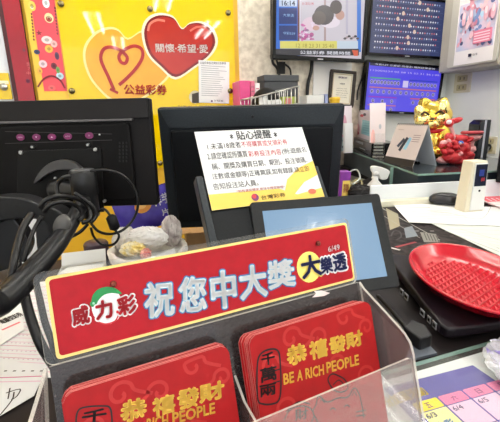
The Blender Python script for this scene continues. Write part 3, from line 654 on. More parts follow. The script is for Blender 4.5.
# ------------------------------------------------ red envelopes
ER = mat('envelope_red', (172, 16, 20), 0.45, var=0.12, scale=80, spec=0.3); ERE = mat('envelope_edge', (226, 136, 132), 0.5); SWL = ink((186, 32, 28))
GOLD = mat('gold_foil', (252, 208, 84), 0.35, 0.1); INK = ink((34, 10, 12))
def env_outline(w, h, c=0.006): return [(0, 0), (w, 0), (w, h-c), (w-c*0.4, h-c*0.35), (w-c, h), (c, h), (c*0.4, h-c*0.35), (0, h-c)]
def envelope_meshes(w, h):
    a = MB(); a.prism(env_outline(w, h), 0, 0.0011, ER, ERE)
    p = MB(); z = 0.00125; r = random.Random(3)
    for (cx, cy, s, dr) in ((0.3, 0.93, 1, 1), (0.52, 0.89, 0.9, -1), (0.75, 0.95, 1, 1), (0.93, 0.86, 0.8, -1), (0.12, 0.83, 0.9, 1), (0.62, 0.72, 0.9, 1), (0.2, 0.6, 1, -1), (0.85, 0.6, 1, 1)):
        P = [(cx*w+dr*s*w*0.085*(1-i/13)*math.cos(i*0.62), cy*h+s*w*0.085*(1-i/13)*math.sin(i*0.62)) for i in range(12)]
        P = [(cx*w+dr*s*w*0.18, cy*h-s*w*0.05)]+P; P = [q for q in P if 0.002 < q[0] < w-0.002 and q[1] < h-0.002]
        if len(P) > 2: p.ribbon(P, w*0.022, z, SWL, 3)
    return a, p
def add_front(t, F):
    """black and gold print of the visible front envelope, measured on its own face"""
    pass
def plane_of(off): return Fr(SF.M @ Matrix.Translation((0, 0, off)))
OF0 = 0.006
def stack(x0, x1, ytop, side_name, labels, front_print):
    w, h = x1-x0, 0.165; a, p = envelope_meshes(w, h); first = None; n = 8
    for k in range(n):
        off = OF0+k*0.0012; dx = -0.0007*(n-1-k)*(0 if side_name == 'left' else 1); dy = (0.0001*(n-1-k))+(0.0005 if k % 3 == 1 else 0)
        M = SF.M @ Matrix.Translation((x0+dx, ytop-h+dy, off)) @ Matrix.Rotation(math.radians(random.Random(k).uniform(-0.3, 0.3)), 4, 'Z')
        if k == n-1: M = SF.M @ Matrix.Translation((x0, ytop-h, off))
        if first is None:
            root = thing('red_envelope', labels[0], 'envelope', M, 'red envelopes stacked behind the front one in the %s pocket' % side_name)
            s = a.build('sleeve', root); q = p.build('pattern_print', root); first = (root, s, q)
        else:
            root = first[0].copy(); COL.objects.link(root); root.matrix_world = M; WORLD[root.name] = M
            for c in first[1:]:
                d = c.copy(); COL.objects.link(d); d.parent = root; WORLD[d.name] = M
            if k == n-1:
                del root['group']; root['label'] = labels[1]
                front_print(root, Fr(M))
def pr_right(root, F):
    z = 0.0015; b = MB()
    ov = [(263, 352), (272, 349), (278, 351), (280, 360), (281, 385), (279, 400), (272, 404), (263, 404), (258, 400), (257, 380), (258, 360)]
    frib(b, F, ov, 1.6, z, INK, 4, True)
    fit(b, F, '千', (262, 366), (275, 363), (262, 354), z, INK, 0.03); fit(b, F, '萬', (261, 383), (277, 379), (261, 369), z, INK, 0.025); fit(b, F, '兩', (260, 397.5), (276, 394), (260, 386), z, INK, 0.025)
    frib(b, F, [(274, 371), (280, 369)], 1.1, z, INK, 1); frib(b, F, [(273, 383), (280, 381)], 1.1, z, INK, 1)
    b.build('oval_stamp', root)
    b = MB(); 
    for s, x0, x1, y0, y1, tp in (('恭', 288, 307, 366, 361, 19), ('禧', 311, 328, 360, 355, 18), ('發', 330, 346, 354, 350, 16), ('財', 347, 363, 349, 344, 15)):
        fit(b, F, s, (x0, y0), (x1, y1), (x0, y0-tp), z, GOLD, 0.045)
    for s, x0, x1, y0, y1 in (('BE', 284, 294, 384.5, 382), ('A', 297.5, 302.5, 381, 380), ('RICH', 306, 324, 379, 374.5), ('PEOPLE', 327, 359, 373, 364.5)):
        fit(b, F, s, (x0, y0), (x1, y1), (x0, y0-10.5), z, GOLD, 0.03)
    b.build('gold_lettering', root)
    b = MB()   # beckoning cat line drawing
    frib(b, F, [(318, 422), (313, 412), (316, 405), (319, 396), (327, 402), (338, 398), (348, 397), (354, 388), (359, 394), (362, 406), (364, 418)], 1.2, z, INK, 4)
    frib(b, F, [(320, 402), (321, 399), (325, 403)], 1, z, INK, 1); frib(b, F, [(352, 396), (354, 391), (357, 396)], 1, z, INK, 1)
    frib(b, F, [(284, 420), (290, 410), (300, 406), (310, 408), (314, 416), (310, 424)], 1.2, z, INK, 4); frib(b, F, [(286, 412), (298, 402), (310, 404)], 1.2, z, INK, 4)
    fit(b, F, '財', (295, 421), (308, 418), (295, 410), z, INK, 0.02)
    frib(b, F, [(332, 374), (328, 380), (334, 390), (342, 392), (348, 388), (345, 380), (339, 376)], 1.2, z, INK, 4, True); frib(b, F, [(333, 385), (339, 380), (345, 386)], 1, z, INK, 3)
    frib(b, F, [(356, 412), (366, 410)], 1, z, INK, 1); frib(b, F, [(356, 416), (366, 415)], 1, z, INK, 1)
    for q in ((333, 410), (347, 407)): frib(b, F, [(q[0]-3, q[1]), (q[0], q[1]-2), (q[0]+3, q[1])], 1.1, z, INK, 3)
    b.build('line_drawing', root)
def pr_left(root, F):
    z = 0.0015; b = MB()
    frib(b, F, [(78, 440), (76, 424), (78, 411), (86, 407), (103, 406), (110, 408), (112, 420), (112, 440)], 1.8, z, INK, 4)
    fit(b, F, '千', (82, 424), (106, 420), (82, 412), z, INK, 0.03); b.build('oval_stamp', root)
    b = MB()
    for s, x0, x1, y0, y1, tp in (('恭', 121, 146, 423, 418, 21), ('禧', 154, 175, 417, 411, 18), ('發', 178, 199, 410, 405, 19), ('財', 200, 224, 403, 397, 17)):
        fit(b, F, s, (x0, y0), (x1, y1), (x0, y0-tp), z, GOLD, 0.045)
    for s, x0, x1, y0, y1 in (('RICH', 147, 168, 430, 425), ('PEOPLE', 173, 215, 424, 413)):
        fit(b, F, s, (x0, y0), (x1, y1), (x0, y0-11), z, GOLD, 0.03)
    b.build('gold_lettering', root)
stack(0.0000, 0.1160, -0.0190, 'left', ('red envelope stacked behind the front one in the left pocket of the holder', 'frontmost red envelope in the left pocket of the acrylic holder'), pr_left)
stack(0.1335, 0.2600, -0.0185, 'right', ('red envelope stacked behind the front one in the right pocket of the holder', 'frontmost red envelope in the right pocket, oval black stamp fully in view'), pr_right)

# ================================================================== POS TERMINAL (base, rear panel, customer display)
ZB = 0.030
cA, cB_, cC = Z(400, 285, ZB), Z(446, 330, ZB), Z(520, 319, ZB)
t = thing('payment_terminal', 'black point of sale terminal with a tilted customer display and flat base', 'terminal', Vector((cB_.x, cB_.y, 0)))
back = cA+(cA-cB_).normalized()*0.20; dv = (cA-cB_).normalized(); rv = (cC-cB_).normalized()
NB = cB_; p2 = NB+rv*0.50
fl, fr2 = Z(386, 254, ZB), Z(505, 258, ZB); fr2 = fl+(fr2-fl)*1.25
outl = [NB+dv*0.016, NB+dv*0.004+rv*0.004, NB+rv*0.016, p2, fr2, fl]
b = MB(); b.prism([(p.x, p.y) for p in outl], 0.0125, ZB, mat('base_black', (26, 20, 26), 0.3, var=0.2, scale=60, spec=0.25)); b.build('base', t, world=True, bevel=0.004, seg=3)
for q in (NB+dv*0.05+rv*0.03, p2+dv*0.06-rv*0.04, fl+rv*0.03-dv*0.05, NB+dv*0.15+rv*0.35):
    b = MB(); b.lathe([(0.01, 0.0005), (0.011, 0.0126), (0, 0.0126)], RUBBER, 14, c=(q.x, q.y, 0)); b.build('rubber_foot', t, world=True)
# ports on the left face
Fb = Fr(mk(Vector((NB.x, NB.y, 0))+dv*0.012, -dv, Vector((0, 0, 1))))
if Fb.n.dot(CAM-Fb.o) < 0: Fb = Fr(mk(Vector((NB.x, NB.y, 0))+dv*0.012, dv, Vector((0, 0, 1))))
sg = 1 if (Fb.M.to_3x3() @ Vector((1, 0, 0))).dot(dv) > 0 else -1
for k, (s_, l_) in enumerate(((0.012, 0.012), (0.03, 0.010), (0.05, 0.014), (0.11, 0.014), (0.13, 0.012))):
    b = MB(); xa, xb = sorted((sg*s_, sg*(s_+l_))); T = Matrix()
    b.v = []; b.box((xa, 0.0145, 0.0), (xb, 0.026, 0.0014), mat('port_metal', (200, 200, 204), 0.35, 0.6)); b.box((xa+0.002, 0.0175, 0.0014), (xb-0.002, 0.023, 0.0017), BLACK)
    b.v = [Fb.M @ v for v in b.v]; tag(b.build('port', t, world=True), 'metal edged socket')
# tilted rear panel carrying the notice
RF, rw, rh, RP = quadframe((197, 183), (318, 172), (334, 214), (214, 254), 0.215)
n_ = RF.n if RF.n.dot(CAM-RF.o) > 0 else -RF.n
NF, nw, nh, NP = quadframe((204.4, 132), (310, 127.3), (324.5, 196.5), (212, 210.5), 0.205)
# put the rear panel in the notice's plane, just behind it
RF = Fr(NF.M @ Matrix.Translation((0, 0, -0.004)))
pl = RF.poly([(196, 178), (318, 160), (345, 262), (222, 286)])
x0 = pl[0][0]; x1 = (pl[1][0]+pl[2][0])/2; y1 = pl[0][1]
b = MB(); yl = min(pl[2][1], pl[3][1])
b.prism(rr(x0, yl, x1, y1, 0.004), -0.022, 0, mat('panel_black', (30, 32, 35), 0.45, var=0.35, scale=500, spec=0.2)); 
b.v = [RF.M @ v for v in b.v]; b.build('rear_panel', t, world=True, bevel=0.002)
for xa in (x0-0.001, x1-0.011):
    b = MB(); b.prism(rr(xa, yl, xa+0.012, y1+0.002, 0.003), -0.02, 0.0025, SLATE)
    b.v = [RF.M @ v for v in b.v]; b.build('side_rail', t, world=True, bevel=0.002)
# customer display
DF, dw, dh, DP = quadframe((254, 202), (383, 193), (400.5, 287), (264, 306), 0.235)
b = MB(); b.prism(rr(0, 0, dw, dh, 0.006), -0.018, 0, mat('display_black', (32, 33, 35), 0.35, var=0.3, scale=400, spec=0.3)); b.v = [DF.M @ v for v in b.v]; dis = b.build('customer_display', t, world=True, bevel=0.002)
b = MB(); s4 = DF.poly([(264, 211), (369, 203), (389.5, 276), (272, 291)])
x0_, x1_ = (s4[0][0]+s4[3][0])/2, (s4[1][0]+s4[2][0])/2; y0_, y1_ = (s4[2][1]+s4[3][1])/2, (s4[0][1]+s4[1][1])/2
scr = mat('blue_screen', (150, 190, 226), 0.18, emit=0.5, coat=0.3)
b.box((x0_, y0_, 0), (x1_, y1_, 0.0006), scr); b.v = [DF.M @ v for v in b.v]; tag(b.build('display_screen', dis, world=True), 'pale blue lit screen')
# stand behind display
hc = DF.w(dw/2, dh*0.45, -0.018); b = MB(); b.tube([hc, hc+Vector((0, 0.03, -0.04)), Vector((hc.x+0.02, hc.y+0.06, ZB))], 0.016, BLACK, 12, 4); b.build('display_neck', t, world=True)
b = MB(); hc2 = RF.w((x0+x1)/2, yl+0.02, -0.02); b.box((hc2.x-0.05, hc2.y-0.01, 0.001), (hc2.x+0.05, hc2.y+0.10, 0.02), BLACK); b.tube([Vector((hc2.x, hc2.y+0.03, 0.015)), hc2], 0.014, BLACK, 12, 1); b.build('panel_foot', t, world=True)

# notice paper
t = thing('notice_sheet', 'white notice with black and red lines and a yellow foot leaning on the middle monitor', 'notice', NF.M)
b = MB(); n = 10; zc = lambda x: 0.004*math.sin(math.pi*x/nw)
o4 = [(0, 0), (nw, 0), (nw, nh), (0, nh)]
b.prism(o4, -0.0006, 0, PAPER); b.build('paper', t)
b = MB(); YB = ink((248, 206, 92))
pb = NF.poly([(210, 196), (240, 194), (270, 190), (295, 193), (310, 192), (324, 196.6), (212, 210.4)])
pb = [(max(0, min(nw, x)), max(0, min(nh, y))) for x, y in pb]; b.face([(0, 0), (nw, 0), (nw, nh*0.12), (nw*0.75, nh*0.07), (nw*0.6, nh*0.17), (0, nh*0.19)], 0.0002, YB)
b.face([(nw*0.62, nh*0.06), (nw*0.7, nh*0.28), (nw*0.84, nh*0.42), (nw, nh*0.5), (nw, nh*0.3), (nw*0.85, nh*0.22), (nw*0.73, nh*0.08)], 0.0003, YB)
b.build('yellow_print', t)
K = ink((38, 38, 44)); RD = ink((196, 40, 60)); z = 0.0006
b = MB()
fit(b, NF, '*', (230.5, 139), (233.5, 139), (230.5, 134), z, K, 0.02); fit(b, NF, '*', (274.5, 137), (277.5, 137), (274.5, 132), z, K, 0.02)
fit(b, NF, '貼心提醒', (237.5, 140), (272, 138), (237.5, 131), z, K, 0.012)
fit(b, NF, '1.未滿18歲者', (208, 150), (241.5, 147.5), (208, 143.5), z, K, 0.0); fit(b, NF, '不得購買或兌領彩券', (242, 147.5), (288, 144.5), (242, 141.5), z, RD, 0.0)
fit(b, NF, '2.請您確認所購買', (208, 160), (248, 157), (208, 153), z, K, 0.0); fit(b, NF, '彩券投注內容', (249, 157), (282, 154.5), (249, 151), z, RD, 0.0); fit(b, NF, '(例:遊戲名', (283, 155), (307, 153), (283, 148.6), z, K, 0.0)
fit(b, NF, '稱、開獎及購買日期、期別、投注號碼、', (212.5, 170), (308, 162.5), (212.5, 163.5), z, K, 0.0)
fit(b, NF, '注數或金額等)正確無誤,如有錯誤,請立即', (213, 180.5), (310, 172), (213, 173.5), z, K, 0.0)
fit(b, NF, '告知投注站人員。', (214, 190), (259, 185.5), (214, 183.5), z, K, 0.0)
fit(b, NF, '*如有違反規定,依法令規定辦理*', (237, 193), (285, 188), (237, 190), z, RD, 0.005)
fit(b, NF, '台灣彩券', (262, 200), (286, 196.5), (262, 195.5), z, ink((70, 50, 40)), 0.01)
b.face(ell(*NF.p(255, 197.5), 0.0065, 0.0065), z+0.0002, ink((120, 50, 110))); b.face(ell(*NF.p(254, 196.5), 0.004, 0.004), z+0.0004, ink((216, 60, 70)))
b.face(ell(*NF.p(312, 191.5), 0.008, 0.005), z+0.0002, ink((214, 110, 80))); b.build('lettering', t)

# ================================================================== MIDDLE MONITOR (back view)
dM = 0.86
MF, mw, mh, MP = quadframe((159, 109), (343, 105.5), (325, 222), (172, 232), 0.40)
MF = Fr(mk(D(172, 232, dM), Vector((1, 0.05, 0)), Vector((0, -0.13, 1))))
x0, y1 = MF.p(160, 108); x1 = MF.p(345, 107)[0]; yb = MF.p(240, 226)[1]
x0 = (MF.p(159, 108)[0]+MF.p(171, 226)[0])/2-0.004
t = thing('desk_monitor', 'large black monitor seen from behind, behind the white notice', 'monitor', Fr(MF.M).M @ Matrix.Translation((x0, yb, 0)))
w, h = x1-x0, y1-yb
b = MB(); b.prism(rr(0, 0, w, h, 0.006), -0.022, 0, mat('monitor_shell', (36, 41, 46), 0.4, var=0.2, scale=200, spec=0.2)); b.build('housing', t, bevel=0.003)
b = MB(); b.prism([(0.004, h-0.003), (w-0.004, h-0.003), (w-0.022, h-0.042), (0.022, h-0.042)][::-1], 0, 0.0035, SLATE); tag(b.build('top_bevel', t), 'lighter sloping band along the top')
b = MB(); b.prism(rr(0.024, 0.02, w-0.024, h-0.046, 0.006), 0, 0.010, mat('monitor_shell2', (22, 24, 27), 0.45, var=0.2, scale=200, spec=0.15)); b.build('back_cover', t, bevel=0.004)
b = MB(); b.box((0.01, 0.01, -0.0235), (w-0.01, h-0.01, -0.022), GLOSS); b.build('screen', t)
b = MB(); b.lathe([(0.0025, 0), (0.0025, 0.002), (0, 0.002)], BLACK, 12, c=(w*0.5, h-0.022, 0.0035)); b.build('screw', t)
pb = MF.M @ Vector((x0+w/2, yb, -0.03)); 
b = MB(); b.box((pb.x-0.03, pb.y-0.012, 0.012), (pb.x+0.03, pb.y+0.02, pb.z+0.08), BLACK); b.build('stand', t, world=True, bevel=0.004)
b = MB(); b.prism(ell(pb.x, pb.y+0.01, 0.10, 0.05, 28), 0.001, 0.012, BLACK); b.build('foot', t, world=True, bevel=0.003)

# ================================================================== LEFT MONITOR (back view) ON ARM
dL = 0.67
LF = Fr(mk(D(-40, 216, dL), Vector((1, 0, 0)), Vector((0, 0.02, 1))))
x1, yt = LF.p(151, 97.5); x1 = (LF.p(150, 98)[0]+LF.p(157, 204)[0])/2; yb = LF.p(120, 206)[1]; x0 = LF.p(-42, 150)[0]
t = thing('desk_monitor', 'black monitor at left seen from behind, with purple buttons and mounting plate', 'monitor', LF.M @ Matrix.Translation((x0, yb, 0)))
LT = Fr(LF.M @ Matrix.Translation((x0, yb, 0))); w, h = x1-x0, yt-yb
MBK = mat('monitor_black', (25, 22, 22), 0.4, var=0.25, scale=300, spec=0.15)
b = MB(); b.prism(rr(0, 0, w, h, 0.004), -0.02, 0, MBK); b.build('housing', t, bevel=0.002)
b = MB(); b.box((0.004, h-0.034, 0), (w-0.003, h-0.0005, 0.004), mat('bezel_brown', (32, 29, 29), 0.35, spec=0.2)); b.box((0.004, h-0.038, 0.0), (w-0.03, h-0.034, 0.012), mat('ledge_grey', (92, 90, 90), 0.4)); b.build('top_ledge', t, bevel=0.001)
b = MB(); b.prism(rr(0.03, 0.012, w-0.036, h-0.042, 0.005), 0, 0.009, mat('monitor_black2', (19, 17, 17), 0.45, var=0.2, scale=300, spec=0.12)); b.build('back_cover', t, bevel=0.003)
b = MB(); b.box((0.01, 0.01, -0.0215), (w-0.01, h-0.01, -0.02), GLOSS); b.build('screen', t)
ZP = 0.0095
b = MB()
for ln in ([(5, 131.5), (112, 134)], [(5, 143.5), (112, 140)]): b.ribbon([LT.p(*q, ZP) for q in ln], 0.0007, ZP, mat('seam', (60, 56, 56), 0.4), 1)
b.build('button_strip_seam', t)
PUR = mat('button_purple', (122, 36, 92), 0.3)
for i, (x, y) in enumerate(((20.5, 137.3), (36.5, 137.2), (52, 136.9), (67.8, 136.3), (89.3, 135.5))):
    cx, cy = LT.p(x, y, ZP); b = MB(); b.prism(ell(cx, cy, 0.0072, 0.0056, 20), 0.008, 0.0104, PUR)
    s = ('MENU', '▼', '▲', 'AUTO', 'O')[i]; ww = 0.004 if i in (0, 3) else 0.0018
    b.text(s, (cx-ww, cy-0.0012), (cx+ww, cy-0.0012), 0.0024, 0.0106, ink((226, 190, 215))); tag(b.build('control_button', t, bevel=0.0004), 'purple oval button')
cx, cy = LT.p(99.5, 134.5, ZP); b = MB(); b.lathe([(0.0014, 0.008), (0.0014, 0.0105), (0, 0.0108)], WHITE, 10, c=(cx, cy, 0)); b.build('indicator_lamp', t)
for i in range(2):
    for k in range(7):
        pass
b = MB()
for i in range(3):
    for k in range(6):
        x, y = LT.p(119.5+i*3.4, 143+k*3.6, ZP); b.box((x-0.0012, y-0.002, ZP-0.0008), (x+0.0012, y+0.002, ZP+0.0003), mat('vent_black', (6, 6, 6), 0.7))
b.build('vent', t)
# vesa plate
vp = LT.poly([(18, 151), (101, 148), (104, 212), (16, 214)], 0.012)
b = MB(); b.prism([vp[3], vp[2], vp[1], vp[0]], 0.009, 0.0125, mat('plate_black', (22, 21, 21), 0.35, spec=0.15)); pt = b.build('mounting_plate', t, bevel=0.001)
for q, r_ in (((21, 152.5), 0.0036), ((95.5, 149.5), 0.0034), ((32.5, 147), 0.0026), ((88, 145), 0.0026), ((104.5, 201), 0.0028), ((55.5, 178), 0.0028)):
    cx, cy = LT.p(*q, 0.0125); b = MB(); b.lathe([(r_, 0.009), (r_, 0.0145), (r_*0.5, 0.0155), (r_*0.45, 0.0148), (0, 0.0148)], METAL, 14, c=(cx, cy, 0)); tag(b.build('screw', pt), 'bright screw head')
cv = [(34, 184), (38, 174), (48, 164), (60, 160), (72, 162), (80, 168), (84, 174), (72, 170), (58, 170), (46, 175)]
vp = [tuple(p) for p in spline([Vector(p) for p in LT.poly(cv, 0.025)], 3, True)][::-1]
b = MB(); b.prism(vp, 0.0125, 0.026, mat('cover_grey', (66, 64, 64), 0.45)); b.build('curved_cover', pt, bevel=0.001)

# monitor arm: its own thing clamped to the counter
ARM = mat('arm_black', (32, 32, 34), 0.33, var=0.25, scale=150, spec=0.35)
root = Vector((-0.40, 0.30, 0))
t = thing('monitor_arm', 'thick black monitor arm rising from the lower left to the left monitor', 'monitor arm', root)
b = MB(); b.tube([root+Vector((-0.05, 0.0, 0.02)), D(-40, 322, 0.36), D(0, 302, 0.40), D(30, 274, 0.45), D(58, 242, 0.50), D(76, 214, 0.56), D(84, 200, 0.60)], [0.018, 0.0175, 0.0165, 0.0155, 0.0135, 0.011, 0.011], ARM, 18, 5); b.build('lower_arm', t, world=True)
b = MB(); b.lathe([(0.035, 0), (0.035, 0.02), (0.022, 0.03), (0.018, 0.06), (0.0, 0.06)], ARM, 24, T=Matrix.Translation(root+Vector((-0.05, 0, 0)))); b.build('desk_clamp', t, world=True)
jc = D(85, 192, 0.615)
b = MB(); b.lathe([(0.0, -0.042), (0.018, -0.042), (0.0195, -0.038), (0.0195, -0.006), (0.021, -0.004), (0.021, 0.034), (0.019, 0.037), (0.0, 0.037)], ARM, 28, T=Matrix.Translation(jc)); b.build('pivot', t, world=True)
b = MB(); b.lathe([(0.0185, 0.0372), (0.018, 0.0378), (0.0, 0.0382)], mat('pivot_cap', (104, 104, 106), 0.3), 28, T=Matrix.Translation(jc)); b.build('pivot_cap', t, world=True)
b = MB(); b.tube([jc, D(66, 190, 0.64), D(57, 190, 0.652)], [0.012, 0.016, 0.02], ARM, 16, 3); b.build('tilt_head', t, world=True)
# curved flat upper link
def slab(pts, d, th, m, sp=4):
    P = [D(x, y, d) for x, y in pts]; Q = spline([Vector((p.x, p.z)) for p in P], sp, True)
    ar = sum(Q[i].x*Q[(i+1) % len(Q)].y-Q[(i+1) % len(Q)].x*Q[i].y for i in range(len(Q)))
    if ar < 0: Q = Q[::-1]
    T = Matrix(((1, 0, 0, 0), (0, 0, -1, d), (0, 1, 0, 0), (0, 0, 0, 1)))
    b = MB(); b.prism([tuple(q) for q in Q], -th, 0, m, T=T); return b
b = slab([(-30, 204), (-8, 198), (8, 197), (24, 199), (40, 205), (56, 210), (64, 218), (60, 232), (54, 240), (48, 232), (44, 222), (30, 219), (10, 220), (-8, 225), (-30, 240)], 0.53, 0.03, ARM); b.build('curved_link', t, world=True, bevel=0.003)
b = slab([(-30, 214), (5, 214), (16, 222), (26, 236), (28, 248), (20, 262), (5, 270), (-30, 275)], 0.545, 0.02, mat('link_dark', (30, 31, 35), 0.4)); b.build('rear_link', t, world=True, bevel=0.002)
b = slab([(36, 219), (46, 218), (51, 230), (52, 246), (45, 255), (37, 250)], 0.535, 0.02, mat('link_dark', (30, 31, 35), 0.4)); b.build('cable_clip', t, world=True, bevel=0.002)
b = MB(); b.ball(D(62, 226, 0.515), (0.012, 0.008, 0.018), mat('worn_grey', (92, 90, 88), 0.5), rot=Matrix.Rotation(math.radians(25), 3, 'Y')); tag(b.build('worn_joint', t, world=True), 'worn grey joint')

cable('cable', 'thick black cable arching over the pivot of the monitor arm', [(40, 208, 0.52), (46, 200, 0.52), (60, 196, 0.53), (78, 199, 0.56), (89, 208, 0.57), (90, 219, 0.56), (82, 223, 0.55)], 0.0035)
cable('cable', 'second black cable just inside the arch over the arm pivot', [(44, 212, 0.51), (52, 204, 0.51), (66, 202, 0.52), (78, 207, 0.54), (83, 215, 0.545), (80, 221, 0.54)], 0.0032)
cable('cable', 'outer black cable around the arm pivot, lowest of the arching ones', [(74, 193, 0.56), (85, 200, 0.565), (94, 208, 0.57), (96, 216, 0.57), (90, 223, 0.56)], 0.0032)
cable('cable', 'short black cable curling beside the round pivot cap', [(72, 176, 0.60), (63, 178, 0.60), (57, 186, 0.60), (58, 197, 0.59)], 0.0035)
cable('cable', 'thin black cable making a wide arc right of the arm pivot', [(90, 171, 0.575), (105, 170, 0.58), (122, 175, 0.59), (134, 188, 0.6), (138, 204, 0.6), (134, 218, 0.6), (123, 230, 0.59), (110, 234, 0.58), (98, 231, 0.57), (90, 222, 0.565)], 0.0022)
t = thing('connector_cable', 'thin black lead with a fat black connector below the left monitor', 'cable', D(112, 222, 0.58))
b = MB(); b.tube([D(90, 224, 0.575), D(97, 213, 0.58), D(104, 209, 0.58), D(110, 215, 0.58)], 0.002, RUBBER, 8); b.tube([D(115, 230, 0.58), D(119, 236, 0.58), D(114, 244, 0.58), D(103, 245, 0.58), D(94, 237, 0.575), D(91, 228, 0.57)], 0.002, RUBBER, 8); b.build('lead', t, world=True)
b = MB(); b.tube([D(110, 215, 0.58), D(111, 217, 0.58), D(115, 228, 0.58), D(115.5, 230, 0.58)], [0.004, 0.0085, 0.0085, 0.004], BLACK, 14, 1); b.build('connector', t, world=True)
cable('cable', 'black cable sagging behind the thick arm over the yellow wall', [(58, 238, 0.56), (68, 238, 0.56), (80, 232, 0.57), (88, 224, 0.58)], 0.0026)
cable('cable', 'fat black cable dropping from the curved link at far left', [(32, 214, 0.50), (24, 226, 0.48), (18, 244, 0.46), (14, 262, 0.44), (10, 285, 0.43)], 0.0048)
cable('cable', 'black cable dropping just right of the fat one at far left', [(42, 216, 0.51), (34, 230, 0.5), (28, 246, 0.48), (24, 262, 0.47)], 0.003)
cable('cable', 'thick black cable trailing down over the printed forms, nearest the holder', [(34, 262, 0.50), (36, 282, 0.49), (40, 300, 0.47), (45, 322, 0.46), (52, 342, 0.45), (55, 356, 0.45)], 0.0046)
cable('cable', 'thickest black cable trailing down over the middle of the printed forms', [(16, 262, 0.46), (22, 284, 0.45), (27, 305, 0.44), (33, 325, 0.43), (42, 347, 0.42), (55, 368, 0.43)], 0.0062)

# ================================================================== THINGS ON THE COUNTER, LEFT
def sheet(name, label, quad, z0, m, deco=None, th=0.0006, cat='paper'):
    P = [Z(*q, z0) for q in quad]; c = P[3]; X = P[2]-P[3]
    F = Fr(mk(c, X, Vector((0, 0, 1)).cross(X)))
    L = [F.p(*q, 0) for q in quad]; b = MB()
    ar = sum(L[i][0]*L[(i+1) % 4][1]-L[(i+1) % 4][0]*L[i][1] for i in range(4))
    b.prism(L if ar > 0 else L[::-1], 0, th, m)
    if deco: deco(b, F, th+0.0003)
    return tag(b.build(name, None, F.M), label, cat), F
PINK = ink((210, 90, 140)); LPK = ink((232, 170, 198))
def form_deco(*_):
    def f(b, F, z):
        ny = 22
        for j in range(ny):
            u = (j+0.5)/ny
            a = (34+(-14-34)*u, 286+(370-286)*u); c = (60+(50-60)*u, 283+(374-283)*u)
            frib(b, F, [a, c], 0.6, z, LPK if j % 3 else PINK, 1)
            if j % 2 == 0 and j > 1:
                for k in range(1, 12):
                    q = (a[0]+(c[0]-a[0])*k/12, a[1]+(c[1]-a[1])*k/12+1.2); frib(b, F, [q, (q[0]+1.5, q[1]-0.1)], 1.0, z+0.0001, ink((196, 160, 185)), 1)
    return f
sheet('printed_form', 'pink ruled selection form lying flat under the cables at left', [(32, 283), (62, 280), (52, 378), (-18, 372)], 0.0012, PAPER,
      form_deco((33, 58), None, None))
def d2(b, F, z):
    frib(b, F, [(-6, 378), (44, 376)], 1.2, z, PINK, 1); frib(b, F, [(-6, 382), (42, 381)], 1.0, z, LPK, 1)
    for k in range(5): frib(b, F, [(4+k*9, 371), (7+k*9, 370.8)], 1.6, z, INK, 1)
    frib(b, F, [(0, 415), (12, 400), (14, 392)], 1.4, z, INK, 3); frib(b, F, [(6, 393), (20, 389), (17, 396), (11, 400)], 1.3, z, INK, 3); frib(b, F, [(10, 388), (8, 399)], 1.2, z, INK, 1)
sheet('printed_form', 'white form with a row of black marks, nearest the lower left corner', [(-14, 358), (48, 366), (34, 396), (-20, 428)], 0.0024, PAPER, d2)
def d3(b, F, z):
    fit(b, F, '電腦型彩券', (3, 324), (24, 315), (2, 319), z, INK, 0.03)
    frib(b, F, [(2, 330), (20, 322)], 3, z, ink((230, 120, 130)), 1)
sheet('printed_form', 'slip with bold black heading and pink stripe at the left edge', [(-6, 314), (22, 302), (24, 330), (-10, 352)], 0.0036, PAPER, d3)
sheet('paper_sheet', 'cream white sheet lying behind the arm above the pink form', [(25, 285), (52, 280), (36, 322), (4, 318)], 0.0004, mat('cream_paper', (222, 216, 204), 0.7),
      lambda b, F, z: [frib(b, F, [(28-i*2.2, 291+i*4), (46-i*1.2, 288+i*4)], 0.7, z, ink((150, 145, 140)), 1) for i in range(7)])
sheet('paper_sheet', 'grey speckled sheet peeking in at the left edge beside the forms', [(-20, 306), (4, 300), (3, 340), (-26, 356)], 0.0004, mat('speckled_grey', (150, 148, 150), 0.6, c2=(100, 98, 104), scale=500))

# white open box
Pb = Z(62, 283, 0.0); M = mk(Z(60, 290, 0), Vector((0.95, 0.28, 0)), Vector((0, 0, 1)))
t = thing('carton', 'small white open carton with a raised flap on the counter', 'box', M); Fx = Fr(M)
w = 0.095; h = 0.036; dpt = 0.05
b = MB(); b.box((0, 0, -dpt), (w, 0.001, 0), WHITE)
for a, c in (((0, 0, -0.0008), (w, h, 0)), ((0, 0, -dpt), (w, h, -dpt+0.0008)), ((0, 0, -dpt), (0.0008, h, 0)), ((w-0.0008, 0, -dpt), (w, h, 0))): b.box(a, c, WHITE)
b.build('body', t)
b = MB(); b.box((0.0, 0, 0), (w, 0.03, 0.0008), WHITE, T=Matrix.Translation((0, h, -dpt)) @ Matrix.Rotation(math.radians(-38), 4, 'X')); b.build('flap', t)
b = MB(); b.prism([(0, 0), (w*0.9, 0), (w, 0.016), (0.02, 0.02)], 0, 0.0008, WHITE, T=Matrix.Translation((0, h, 0)) @ Matrix.Rotation(math.radians(-70), 4, 'X')); b.build('flap', t)
b = MB()
for k in range(2): b.box((0.02+k*0.035, 0.001, -0.04), (0.045+k*0.035, 0.022, -0.012), mat('carton_inner', (200, 198, 190), 0.6))
b.build('inner_tray', t)
